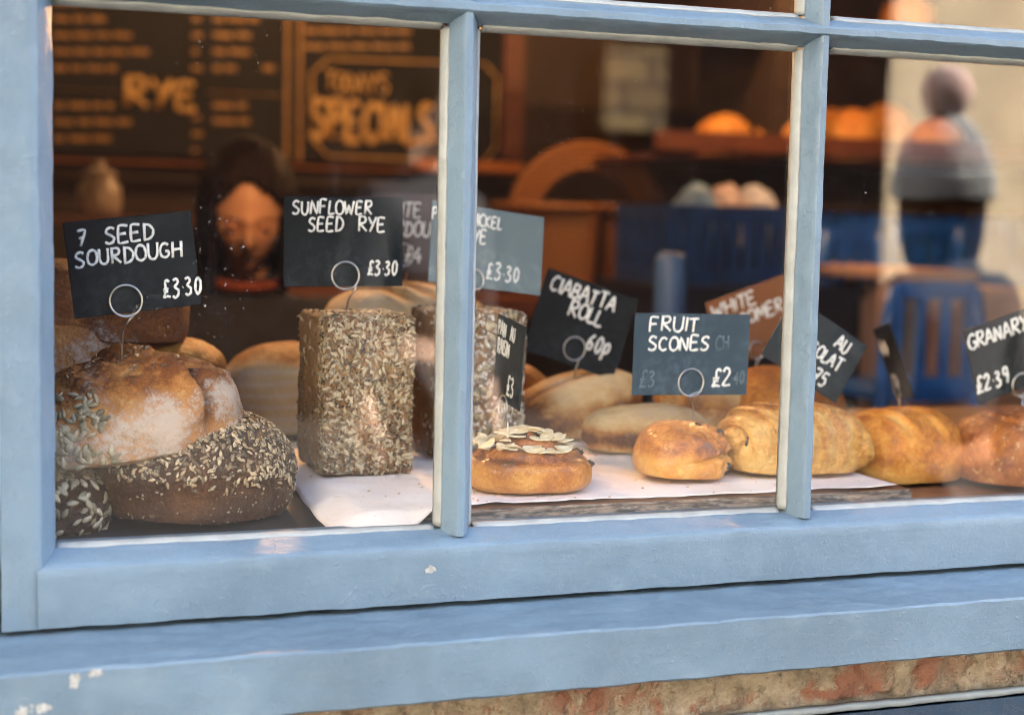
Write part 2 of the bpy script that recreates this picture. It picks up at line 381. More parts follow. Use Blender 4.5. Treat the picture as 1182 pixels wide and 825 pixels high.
def seeds_on(host, parent, count, mask, cols, L=(.0085,.0045,.0022), name='seed_coating', seed=1, align=None, sink=.25, kind='stuff'):
    rnd=random.Random(seed); me=host.data
    polys=[p for p in me.polygons if mask(p.center,p.normal)>0]
    wts=[p.area*mask(p.center,p.normal) for p in polys]
    if not polys: return None
    m=MB(); tone=[]
    prof=[(-1,.0),(-.7,.62),(-.2,1),(.3,.82),(.75,.42),(1,.0)]
    for p in rnd.choices(polys,wts,k=count):
        N=p.normal; vi=list(p.vertices); rr=[rnd.random() for _ in vi]; sm=sum(rr)
        c=sum((me.vertices[i].co*(r_/sm) for i,r_ in zip(vi,rr)),Vector())
        T_=N.orthogonal().normalized(); T_=Matrix.Rotation(rnd.uniform(0,6.283),3,N)@T_
        if align is not None: T_=(T_*.8+align*rnd.uniform(-1,1)); T_=(T_-N*T_.dot(N)).normalized()
        T_=(T_+N*rnd.uniform(-.16,.16)).normalized(); B_=N.cross(T_).normalized(); N2=T_.cross(B_)
        s=rnd.uniform(.72,1.18); l,w_,h=L[0]/2*s,L[1]/2*s*rnd.uniform(.8,1.15),L[2]/2*s
        c=c+N*h*(1-2*sink)
        vs=[]; K=6
        for (u,r_) in prof:
            for k in range(K if 0<r_ else 1):
                a=2*math.pi*k/K; vs.append(c+T_*u*l+B_*math.cos(a)*r_*w_+N2*math.sin(a)*r_*h)
        fs=[(0,1+(k+1)%K,1+k) for k in range(K)]
        for q in range(3):
            o=1+q*K; fs+=[(o+k,o+(k+1)%K,o+K+(k+1)%K,o+K+k) for k in range(K)]
        o=1+3*K; e=o+K; fs+=[(o+k,o+(k+1)%K,e) for k in range(K)]
        m.add(vs,fs); tone += [rnd.random()]*len(vs)
    o=m.build(name,cols,parent,True)
    at=o.data.attributes.new('tone','FLOAT','POINT'); at.data.foreach_set('value',tone)
    if kind: o['kind']=kind
    return o
def seedmat(name,stops,rough=.45):
    t=T(name); n=t.noise(700,3,stretch=(1,1,1)); v=t.math('ADD',t.attr('tone'),t.math('MULTIPLY',t.math('SUBTRACT',n,.5),.5),clamp=True)
    return t.bsdf(Base_Color=t.ramp(v,stops),Roughness=rough,Specular_IOR_Level=.4)
SEED_SUN=seedmat('sunflower_seeds',[(0,(.08,.055,.03)),(.25,(.22,.17,.10)),(.6,(.33,.27,.17)),(.9,(.44,.38,.27)),(1,(.07,.055,.035))])
SEED_DARK=seedmat('dark_mixed_seeds',[(0,(.05,.035,.022)),(.3,(.16,.11,.065)),(.6,(.32,.24,.14)),(.85,(.5,.4,.26)),(1,(.03,.03,.022))])
SEED_MIX=seedmat('linseed_and_oats',[(0,(.05,.025,.014)),(.3,(.12,.075,.042)),(.6,(.25,.19,.125)),(.85,(.40,.33,.24)),(1,(.05,.04,.028))])
SEED_OAT=seedmat('oats_and_grey_seeds',[(0,(.10,.07,.05)),(.3,(.24,.19,.15)),(.6,(.46,.41,.35)),(.85,(.62,.58,.52)),(1,(.09,.09,.085))])
SEED_PUMP=seedmat('pumpkin_seeds',[(0,(.12,.10,.055)),(.4,(.30,.245,.15)),(.8,(.44,.37,.255)),(1,(.2,.16,.09))])

def place(o, p, rot=(0,0,0), mode='XYZ'):
    o.location=p; o.rotation_mode=mode; o.rotation_euler=rot; return o
ZBD=1.2034; ZCT=1.1885       # top of the serving board, top of the counter

# -- counter, tray, board and paper
ctr=tag(empty('display_counter'),'brown wooden display counter inside the shop window','counter')
MB().box((-.45,.02,1.150),(1.75,.68,ZCT)).build('counter_top',WOOD_BROWN,ctr,bevel=.003)
MB().box((-.42,.10,.005),(1.72,.64,1.149)).build('counter_base',WOOD_DARK,ctr)
tr_=tag(empty('baking_tray'),'flat black metal baking tray under the dark sourdough loaves','tray')
TRAY=simple('black_tray',(.008,.008,.010),.6,.3,20)
m=MB().box((-.40,.022,ZCT+.001),(.275,.62,ZCT+.004)); m.build('tray_base',TRAY,tr_)
MB().box((.2755,.03,ZCT+.001),(.2785,.62,ZCT+.010)).build('rim',TRAY,tr_)
t=T('charred_board_edge'); g_=t.noise(16,6,.65,stretch=(3,20,20)); g2=t.noise(60,5,.7,stretch=(1,4,4))
c_=t.mix(t.rng(g_,.38,.66),(.045,.042,.042),(.30,.24,.19)); c_=t.mix(t.math('MULTIPLY',t.rng(g2,.5,.7),.6),c_,(.52,.46,.40))
BOARD_DARK=t.bsdf(Base_Color=c_,Roughness=.6,Normal=t.bump(g2,.001,.7))
bd=tag(MB().box((.318,.036,ZCT+.0006),(.8125,.425,ZBD)).build('serving_board',[WOOD_BROWN,BOARD_DARK],bevel=.0025),'long dark edged wooden serving board under the white baking paper','board')
for p in bd.data.polygons:
    if abs(p.normal.z)<.8: p.material_index=1
t=T('baking_paper'); n_=t.noise(11,4); n2_=t.noise(60,3)
PAPER=t.bsdf(Base_Color=t.mix(t.rng(n_,.35,.65),(.80,.70,.66),(.86,.80,.78)),Roughness=.6,Normal=t.bump(t.math('ADD',n_,t.math('MULTIPLY',n2_,.15)),.006,.6))
m=MB(); nx,ny=120,60
def paper_z(x,y):
    z=ZBD+.0012+abs(noise.noise(Vector((x*9,y*9,1))))*.0042+.0016*(1-abs(noise.noise(Vector((x*26+y*8,y*20,4)))))*sstep(.0,.2,noise.noise(Vector((x*7,y*7,8))))+.0006*noise.noise(Vector((x*60,y*60,4)))
    o=max(0,.290-x); z-= o*.30+o*o*6          # droops off the left end
    f=max(0,.034-y); z-= f*.35
    return z
for i in range(nx+1):
    for j in range(ny+1):
        u,v=i/nx,j/ny
        yf=.047+.010*noise.noise(Vector((u*7,0,2)))+.004*noise.noise(Vector((u*24,0,5)))
        yf=yf*(1-sstep(.20,.11,u))+ .008*sstep(.20,.11,u)
        y=yf+(.418-yf)*v; xl=.262+.016*(v-.2)+.004*noise.noise(Vector((0,v*6,3))); x=xl+(.802-xl+.004*noise.noise(Vector((0,v*8,9))))*u
        m.v.append((x,y,paper_z(x,y)))
m.f=[(i*(ny+1)+j,(i+1)*(ny+1)+j,(i+1)*(ny+1)+j+1,i*(ny+1)+j+1) for i in range(nx) for j in range(ny)]; m.mi=[0]*len(m.f)
pp=m.build('baking_paper',PAPER,None,True); tag(pp,'sheet of white baking paper lying on the serving board','paper')
sm_=pp.modifiers.new('thick','SOLIDIFY'); sm_.thickness=.0003
cm=MB(); rnd=random.Random(21)
for k in range(120):
    x=rnd.uniform(.28,.79); y=.05+.36*rnd.random()**1.5; r_=rnd.uniform(.0005,.0016)
    vs,fs=CS_(2) if 0 else ([Vector(v) for v in ((1,0,0),(-1,0,0),(0,1,0),(0,-1,0),(0,0,1),(0,0,-.6))],[(0,2,4),(2,1,4),(1,3,4),(3,0,4),(2,0,5),(1,2,5),(3,1,5),(0,3,5)])
    cm.add([Vector((x+v.x*r_*rnd.uniform(.7,1.4),y+v.y*r_,paper_z(x,y)+.0005+v.z*r_*.7)) for v in vs],fs)
tag(cm.build('crumbs',simple('crumb',(.50,.34,.17),.8,.4,400)),'scattered crumbs and fallen seeds on the white baking paper','crumbs',kind='stuff')
ZP=ZBD+.0030

# -- rye tin loaves standing on end
def rye(name,label,W,D,H,loc,rz,seedm,nseed,L,seed,extra=None):
    root=tag(empty(name,loc,rz),label,'bread')
    def fn(d):
        p=superq(d,W/2,D/2,H/2,26); q=p*55+Vector((seed,0,0))
        k=fbm(q,4)*.0016+fbm(p*18+Vector((seed,3,0)),3)*.0022
        p=p+d*k
        side=sstep(.3,.8,abs(p.y)/(D/2)) if False else sstep(.85,.97,-p.y/(D/2))
        return p,.36+.18*side+.2*noise.noise(q*.3),.12
    b=bread_mesh('loaf',56,fn,B_RYE,root)
    zc=H/2
    def mk(c,n):
        if n.y<-.45: return 1.0
        if n.z>.5: return .30
        if n.x<-.3: return .06+.9*sstep(-W/2*.2,-D/2,c.y)*(c.y<-D/2+.02)
        if n.x>.3: return .5
        return .05
    seeds_on(b,root,nseed,mk,seedm,L,seed=seed,sink=.2)
    if extra:
        for (cnt,mt,l2) in extra: seeds_on(b,root,cnt,mk,mt,l2,seed=seed+9,sink=.1)
    return root
g1=G(419,551,ZP)
rye('sunflower_rye_loaf','tall sunflower seed rye tin loaf left of the first glazing bar',M_(108,g1),.095,M_(184,g1),(g1.x+.003,g1.y+.049,ZP),R(3.5),SEED_SUN,1500,(.0078,.0034,.0017),3,[(2600,SEED_MIX,(.0032,.0022,.0014))])
g2=G(543,531,ZP)
rye('pumpernickel_rye_loaf','grey seeded tin loaf standing partly hidden behind the first glazing bar',M_(104,g2),.105,M_(168,g2),(g2.x+.0105,g2.y+.052,ZP),R(2),SEED_OAT,2300,(.0055,.0034,.002),11,[(240,SEED_PUMP,(.0095,.006,.0026))])

# -- seven seed sourdough (big, cut open, floury)
def sourdough(name,label,a,b,c,loc,rot,seed=1,flourk=1.0,mat=B_SOUR,n=84,zc=-.35,ear=True):
    root=tag(empty(name),label,'bread'); place(root,loc,rot)
    s0=Vector((seed*7.3,0,0))
    def fn(d):
        p=superq(d,a,b,c,2.25)
        if p.z<zc*c: p.z=zc*c+(p.z-zc*c)*.12
        x,y,z=p.x/a,p.y/b,p.z/c
        q=p*28+s0
        p=p+d*(fbm(q,4)*.0035+noise.noise(p*11+s0)*.006)
        bake=.42+.15*z; fl=.15
        if ear:
            # cut that runs over the top and down the front right
            cx=.38-.30*(y+.2)+.10*noise.noise(Vector((y*3,seed,0)))-.22*max(0,z-.4)
            t_=x-cx
            top=sstep(.30,.62,z+.25*y*.4+.10*noise.noise(Vector((x*5,y*5,seed))))
            groove=math.exp(-(t_/.075)**2)*sstep(-.25,.15,z)
            lip=math.exp(-((t_+.16)/.10)**2)*sstep(-.1,.4,z)
            p=p-d*groove*.010+d*lip*.010
            rag=fbm(p*90+s0,3)
            p=p+d*top*rag*.0040
            bake=.34+.24*top+.30*groove*(.5+rag)-.28*math.exp(-((t_+.03)/.05)**2)*sstep(-.2,.1,z)+.25*rag*top
            fl=flourk*(.92*(1-.85*top)*(1-.6*groove))+.04
            fl*= .75+.9*noise.noise(p*26+s0)
        return p,bake,fl
    o=bread_mesh('loaf',n,fn,mat,root); return root,o
p7=P(163,472,.112); B7X=.094
r7,b7=sourdough('seven_seed_sourdough','large cut sourdough with pale flour and seed patch, under the sourdough card',B7X,.062,.058,(p7.x-.004,p7.y,P(160,537,.112).z+.002),(R(-4),R(-6),R(9)),2)
seeds_on(b7,r7,190,lambda c,n:1.0*(c.x<-.030+.03*noise.noise(c*60))*(c.y<.0)*(c.z>.010)*(c.z<.066),SEED_PUMP,(.0100,.0050,.0024),seed=5,sink=.36)
seeds_on(b7,r7,60,lambda c,n:(c.z>.078)*1.0,SEED_DARK,(.0045,.003,.002),seed=6,sink=.2)
def roundloaf(name,label,a,b,c,loc,rot,mat,bakef,seed=1,p_=2.2,zc=-.45,n=64,amp=.003,mod=None):
    root=tag(empty(name),label,'bread'); place(root,loc,rot); s0=Vector((seed*5.7,1,0))
    def fn(d):
        p=superq(d,a,b,c,p_)
        if p.z<zc*c: p.z=zc*c+(p.z-zc*c)*.10
        q=Vector((p.x/a,p.y/b,p.z/c))
        p=p+d*(fbm(p*25+s0,4)*amp+noise.noise(p*9+s0)*amp*1.6)
        k,f=bakef(q,p,s0)
        if mod: p,k,f=mod(p,q,d,k,f)
        return p,k,f
    o=bread_mesh('loaf',n,fn,mat,root); return root,o
ps=P(222,565,.128)
rs,bs=roundloaf('dark_seeded_loaf','dark brown seeded loaf at the bottom of the left pile beneath the cut sourdough',(.089),.078,.062,(ps.x-.004,ps.y,ZCT+.0045),(0,R(3),R(12)),B_DARK,lambda q,p,s:(.40-.16*sstep(.3,-.3,q.z)+.45*sstep(.35,.8,q.z),.10*sstep(.2,-.3,q.z)),4)
seeds_on(bs,rs,2300,lambda c,n:sstep(.024,.052,c.z+.012*noise.noise(c*50)+.10*max(0,c.x)*.4),SEED_DARK,(.0062,.0030,.0019),seed=8,sink=.15)
seeds_on(bs,rs,1000,lambda c,n:.5+.5*sstep(.02,.05,c.z),SEED_SUN,(.0026,.0018,.0012),seed=18,sink=.1,name='fine_seeds')
pc=P(68,588,.105)
rc,bc_=roundloaf('pumpkin_seed_loaf','seed covered loaf cut off by the left stile at the bottom of the pile',(.050),.055,.036,(pc.x-.010,pc.y,ZCT+.0045),(0,0,R(30)),B_DARK,lambda q,p,s:(.5,.15),6)
seeds_on(bc_,rc,420,lambda c,n:.4+sstep(0,.05,c.z),SEED_PUMP,(.0100,.0055,.0025),seed=12)
pq=P(95,556,.20)
roundloaf('pale_floury_loaf','pale floury loaf wedged low behind the left pile under the cut sourdough',.075,.06,.062,(pq.x-.01,pq.y+.02,ZCT+.0045),(0,R(4),0),B_PALE,lambda q,p,s:(.2,.75),9)

# -- loaves at the back left on an upturned crate
CRW=wood('crate_wood',(.10,.05,.025),(.2,.11,.055))
def riser(name,label,a,b,z0,z1):
    root=tag(empty(name,((a[0]+b[0])/2,(a[1]+b[1])/2,z0)),label,'crate'); cx,cy=root.location.x,root.location.y
    n=4; h=(z1-z0-.008)/n
    for sgn,yy in ((-1,a[1]),(1,b[1])):
        m=MB()
        for k in range(n): m.box((a[0]-cx,yy-cy-.005,h*k+.002),(b[0]-cx,yy-cy+.005,h*(k+1)-.002))
        m.build('slatted_side',CRW,root,bevel=.0015)
    for xx in (a[0],b[0]):
        MB().box((xx-cx-.005,a[1]-cy+.006,.001),(xx-cx+.005,b[1]-cy-.006,z1-z0-.009)).build('end_panel',CRW,root)
    MB().box((a[0]-cx-.006,a[1]-cy-.006,z1-z0-.008),(b[0]-cx+.006,b[1]-cy+.006,z1-z0)).build('top',CRW,root)
    return root
zr=P(95,440,.36).z
riser('wooden_crate','upturned slatted crate hidden behind the cut sourdough at the left',(-.12,.30),(.185,.44),ZCT+.0045,zr)
riserA=zr
pa=P(80,437,.37)
roundloaf('brown_bun_loaf','round brown floury loaf at the left edge under the top loaf',.050,.055,.047,(pa.x,pa.y,zr+.0005),(0,0,0),B_SOUR,lambda q,p,s:(.42,.40*sstep(.9,.0,q.z)+.15),13)
pb=P(207,437,.37)
roundloaf('tan_loaf','tan loaf peeping out behind the cut sourdough and its card',(.045),.05,.024,(pb.x,pb.y,zr+.0005),(0,0,R(20)),B_GOLD,lambda q,p,s:(.42,.25*sstep(.5,-.2,q.z)),14)
pt=P(112,388,.375)
def topmod(p,q,d,k,f): return p,k,f
roundloaf('rustic_brown_loaf','large rustic brown loaf on top at the back, behind the sourdough card',.098,.055,.050,(pt.x-.01,pt.y,P(112,388,.375).z-.004),(0,R(3),R(-6)),B_SOUR,lambda q,p,s:(.58+.2*q.z,.35*sstep(.5,-.1,q.z)*(.5+noise.noise(p*30+s))),15,p_=2.5)

# -- round white loaf with flour rings
pr=G(335,507,ZP)
def ringb(q,p,s):
    rr=math.sin(p.z*520+noise.noise(p*20)*1.3)
    ring=sstep(.0,.8,rr)*sstep(.75,.55,q.z)*sstep(-.5,-.2,q.z)
    top=sstep(.62,.82,q.z+.12*noise.noise(p*25))
    return .26+.42*top, (.55+.45*ring-.15*(1-ring))*(1-top)
roundloaf('ringed_white_loaf','pale round loaf with flour rings left of the tall sunflower loaf',(.079),.075,.066,(pr.x+.010,pr.y+.075,ZP),(0,0,0),B_PALE,ringb,21,zc=-.40,p_=2.15,n=80,amp=.0015)
# -- white bloomer on a crate behind the rye loaves
zc2=P(430,405,.52).z
riser('wooden_box_riser','plain slatted crate hidden behind the tall rye loaves',(.325,.48),(.53,.60),ZCT+.0005,zc2)
pw=P(452,368,.54)
def slashes(axis_ang,count,half,wd,depth=.006,pale=.2,dark=.62):
    ca,sa=math.cos(axis_ang),math.sin(axis_ang)
    def mod(p,q,d,k,f):
        u=q.x+ (q.y*sa)*.9
        for i in range(count):
            c0=-.62+1.24*i/(count-1) if count>1 else 0
            t_=(u-c0)/wd; w_=math.exp(-t_*t_)*sstep(.25,.55,q.z)*sstep(half,half*.6,abs(q.y))
            e=math.exp(-((abs(t_)-1.3)/.4)**2)*sstep(.25,.55,q.z)
            p=p-d*w_*depth+d*e*depth*.3; k=k*(1-w_*.9)+dark*w_*.9; f=f*(1-.9*w_)
        return p,k,f
    return mod
roundloaf('white_bloomer','floury white bloomer with orange slashes on a box behind the sunflower loaf',.098,.058,.048,(pw.x+.018,pw.y,zc2+.0005),(0,0,R(-4)),B_PALE,lambda q,p,s:(.22+.1*q.z,.62),23,zc=-.5,mod=slashes(.9,4,1,.12),n=80)
# -- orange loaf behind the rye loaf and brown bun behind ciabatta
po=G(592,488,ZCT)
po=P(585,475,.47)
roundloaf('amber_loaf','amber crusted loaf showing between the grey rye loaf and ciabatta roll',.058,.06,.062,(po.x,po.y,ZCT+.0005),(0,0,0),B_GOLD,lambda q,p,s:(.50+.1*q.z,.12),25,zc=-.45)
pn=P(716,450,.56)
roundloaf('small_brown_roll','small brown roll far behind the ciabatta rolls and scone card',.034,.034,.030,(pn.x,pn.y,ZCT+.0005),(0,0,0),B_GOLD,lambda q,p,s:(.5,.2),26)
bpy.context.view_layer.update()
# -- ciabatta rolls
def ciab(name,label,L,W,H,loc,rot,seed,flk,toast=0,endtoast=0):
    def bf(q,p,s):
        side=sstep(.45,-.15,q.z)*sstep(-.65,-.2,q.z)
        return .32+toast*1.5*side+.10*(noise.noise(p*60+s))+endtoast*sstep(-.35,-.85,q.x)+.22*noise.noise(p*18+s), flk*(.25+.75*q.z)*(1-.8*endtoast*sstep(-.3,-.7,q.x))+.3*noise.noise(p*22+s)
    def mod(p,q,d,k,f):
        w_=math.exp(-((q.y+.25+.15*noise.noise(p*20))/.09)**2)*sstep(.35,.6,q.z)*sstep(.9,.5,abs(q.x))
        wr=(1-abs(noise.noise(Vector((p.x*28,p.y*70,p.z*90)))))**6; return p-d*w_*.004-d*wr*.0012,k+.22*w_+.10*wr,f*(1-.5*w_)
    return roundloaf(name,label,L/2,W/2,H*.62,loc,rot,B_PALE,bf,seed,p_=2.7,zc=-.6,n=64,amp=.002,mod=mod)
q1=G(655,512,ZP)
ciab('ciabatta_roll','ciabatta roll with toasted end propped up behind, left of the scone card',M_(168,q1),.075,.058,(q1.x+.028,q1.y+.035,ZP+.010),(R(4),R(-13),R(6)),31,.62,.28,.75)
q2=G(722,530,ZP)
ciab('ciabatta_roll','low floury ciabatta roll lying in front of the propped roll',M_(152,q2),.072,.047,(q2.x+.038,q2.y+.038,ZP+.0005),(0,0,R(-8)),33,.60,.55)
q3=G(815,515,ZP)
ciab('ciabatta_roll','floury ciabatta roll leaning downwards behind the glazed scone',M_(146,q3),.075,.060,(q3.x+.018,q3.y+.034,ZP+.012),(R(-6),R(16),R(-14)),35,.70,.22)
# -- brown loaf behind pain au chocolat
q4=P(888,490,.33)
roundloaf('plain_brown_loaf','smooth brown loaf behind the pastry, under the white bloomer card',.078,.06,.052,(q4.x+.01,q4.y,ZP),(0,0,R(8)),B_GOLD,lambda q,p,s:(.58-.12*sstep(.2,-.4,q.z),.06),37,p_=2.4)
# -- scone
q5=G(789,560,ZP)
def scone_b(q,p,s):
    top=sstep(.0,.35,q.z+.15*noise.noise(p*30+s)+.12*q.x*-1)
    return .24+.34*top+.12*noise.noise(p*40+s),.25*(1-top)
def scone_m(p,q,d,k,f):
    c=q.z-(-.02+.30*q.x+.08*noise.noise(p*35)); w_=math.exp(-(c/.07)**2)*sstep(-.6,.2,q.x)*sstep(.1,-.4,q.y)
    rag=sstep(.25,.6,q.x)
    p=p-d*w_*.006+d*rag*fbm(p*110,3)*.004
    return p,k-.25*w_+ .10*rag*noise.noise(p*60),f
rsn=simple('raisin_skin',(.016,.009,.007),.4,.4,300,bump=.001,bscale=400)
sc,sb=roundloaf('fruit_scone','shiny glazed fruit scone at the front under its price card',M_(56,q5),.044,.0335,(q5.x+.0150,q5.y+.042,ZP+.0005),(0,R(4),0),B_SCONE,scone_b,41,zc=-.5,mod=scone_m,n=72,amp=.0025,p_=2.4)
def raisins(host,root,spots,size):
    for (x,y,z) in spots:
        d=Vector((x,y,z)).normalized(); zc=max(v.co.z for v in host.data.vertices)*.36
        best=max(host.data.vertices,key=lambda v:(v.co-Vector((0,0,zc))).normalized().dot(d))
        vs,fs=CS(6); m=MB(); o3=Vector((random.random()*9,0,0))
        m.add([best.co-best.normal*size*.45+Vector((v.x*1.3,v.y,v.z*.8))*size*(1+.3*noise.noise(v*2+o3)) for v in vs],fs); m.build('raisin',rsn,root,True)
raisins(sb,sc,[(.75,-.6,-.05),(.85,-.45,.15),(.95,-.2,-.12),(.35,-.2,.95),(.8,-.62,-.25),(.6,-.3,.55)],.0042)
# -- pain au chocolat
q6=G(925,553,ZP)
def pac_f(q,p):
    u=(q.x*3.1+.55*q.z*q.z+.35*q.y+.30*noise.noise(p*12)); fr=u-math.floor(u)
    return fr, sstep(0,.12,fr)*sstep(1.0,.25,fr)           # overlapping layers of laminated dough
def pac_b(q,p,s):
    fr,l=pac_f(q,p)
    return .20+.16*sstep(.2,.9,q.z)+.26*sstep(.6,.05,fr)*sstep(-.3,.3,q.z)+.10*noise.noise(p*30),.0
def pac_m(p,q,d,k,f):
    fr,l=pac_f(q,p); w_=sstep(-.5,.0,q.z)
    fine=math.sin(fr*34)*.00045
    return p+d*(l*.0062*w_+fine*w_-.003*w_),k-.14*sstep(.12,.0,fr)*w_,f
pa_,pb_=roundloaf('pain_au_chocolat','golden flaky chocolate pastry half hidden by the second glazing bar',M_(84,q6),.048,.0405,(q6.x+.0125,q6.y+.046,ZP+.0005),(0,R(1),R(-3)),B_PASTRY,pac_b,43,p_=2.7,zc=-.55,mod=pac_m,n=110,amp=.0013)
vs,fs=CS(20); m=MB(); sx_=M_(84,q6)
m.add([Vector((-sx_*.93,-.012,.033))+Vector((v.x*.012,v.y*.016,v.z*.0115))*(1+.12*noise.noise(v*3)) for v in vs],fs)
o=m.build('rolled_end',B_PASTRY,pa_,True)
at=o.data.attributes.new('bake','FLOAT','POINT'); at.data.foreach_set('value',[.42]*len(o.data.vertices))
m=MB(); m.add([Vector((-sx_*.93+.006,-.0268,.0335))+Vector((v.x*.0026+v.z*.0012,v.y*.002,v.z*.0062)) for v in CS(6)[0]],CS(6)[1]); m.build('chocolate_stick',rsn,pa_,True)
m=MB(); m.add([Vector((sx_*.90,-.005,.027))+Vector((v.x*.016*(1-.35*v.z),v.y*.036,v.z*.026))*(1+.10*noise.noise(v*2.5+Vector((4,0,0)))) for v in CS(20)[0]],CS(20)[1])
o=m.build('folded_tail',B_PASTRY,pa_,True)
at=o.data.attributes.new('bake','FLOAT','POINT'); at.data.foreach_set('value',[.24+.1*v.co.z/.05 for v in o.data.vertices])
# -- almond and raisin pastry
q7=G(610,575,ZP)
Rb=M_(77,q7)
bn=tag(empty('pain_au_raisin',(q7.x+.0145,q7.y+Rb*.86,ZP+.0005)),'flat round raisin pastry topped with flaked almonds beside the first glazing bar','pastry')
def bun(d):
    p=superq(d,Rb,Rb*.86,.0185,3.0)
    if p.z<-.014: p.z=-.014+(p.z+.014)*.15
    x,y,z=p.x/Rb,p.y/(Rb*.86),p.z/.0185
    r_=math.hypot(x,y); an=math.atan2(y,x)
    sp_=math.sin(2*math.pi*(r_*2.6-an/(2*math.pi)))
    top=sstep(.45,.8,z)
    p.z+= top*(.0035*sp_*sstep(1,.75,r_)+.013*math.exp(-(r_/.55)**2))
    p=p+d*(fbm(p*30,3)*.002)
    tail=math.exp(-(((an-.05)/.22)**2))*sstep(.7,1,r_)
    p.x+=tail*.004
    return p,.36+.26*top+.10*z+.25*tail-.12*sp_*top*.6,.0
bb=bread_mesh('bun',64,bun,B_SCONE,bn)
raisins(bb,bn,[(-.1,-.62,.55),(.42,-.3,.72),(.97,-.35,.1),(.95,-.2,.3),(.2,.1,.97)],.0048)
t=T('flaked_almond'); t_n=t.noise(120,3)
ALM=t.bsdf(Base_Color=t.mix(t.rng(t_n,.4,.65),(.62,.50,.30),(.74,.65,.46)),Roughness=.5)
rnd=random.Random(4)
for k in range(62):
    a=rnd.uniform(0,6.283); r_=math.sqrt(rnd.random())*.80; x,y=r_*math.cos(a)*Rb,r_*math.sin(a)*Rb*.86
    if x>Rb*.55 and y<0 : continue
    zt_=max([v.co.z for v in bb.data.vertices if abs(v.co.x-x)<.006 and abs(v.co.y-y)<.006] or [.035])
    Mx=Matrix.Translation((x,y,zt_+.0012+.0004*(k%5)))@Matrix.Rotation(rnd.uniform(0,6.28),4,'Z')@Matrix.Rotation(rnd.uniform(-.22,.22)-.25*y/Rb,4,'X')@Matrix.Rotation(rnd.uniform(-.2,.2)+.25*x/Rb,4,'Y')
    m=MB(); K=18; l,w_=rnd.uniform(.0075,.0115),rnd.uniform(.005,.0068); ring=[]
    for q in range(K):
        an=2*math.pi*q/K; rr=1+.10*noise.noise(Vector((math.cos(an)*2+k,math.sin(an)*2,0)))
        ex=math.cos(an)*l*rr; ey=math.sin(an)*w_*rr*(1-.25*math.cos(an)); ring.append((ex,ey,.0014*(math.cos(an)**2-.4)))
    vs=[Mx@Vector((x_,y_,z_+s*.0005)) for s in (-1,1) for (x_,y_,z_) in ring]
    m.add(vs,[tuple(range(K-1,-1,-1)),tuple(range(K,2*K))]+[(i,(i+1)%K,K+(i+1)%K,K+i) for i in range(K)])
    m.build('almond_flake',ALM,bn)
# -- bloomer and granary at the right
q8=G(1046,551,ZCT)
roundloaf('golden_bloomer','golden bloomer with pale slashes right of the flaky pastry',.064,.060,.0495,(P(1046,551,.16).x-.006,.165,ZCT+.0005),(0,0,R(-12)),B_GOLD,lambda q,p,s:(.44+.12*q.z-.26*sstep(.05,-.45,q.z),.06),51,zc=-.45,p_=2.3,mod=slashes(.7,3,1,.10,.0055,.1,.02),n=72)
pg=P(1182,560,.115)
def gran_m(p,q,d,k,f):
    w_=math.exp(-((q.x*.6+q.z*.8-.35+.2*noise.noise(p*15))/.06)**2)*sstep(.4,.0,q.y)
    return p-d*w_*.004,k-.12*w_,f
rg,bg=roundloaf('granary_loaf','dark shiny granary loaf cut off by the right edge of the view',.068,.066,.051,(pg.x-.008,pg.y,ZCT+.0005),(0,0,0),B_GRAN,lambda q,p,s:(.52+.06*q.z,.0),53,zc=-.4,p_=2.25,mod=gran_m,n=72)

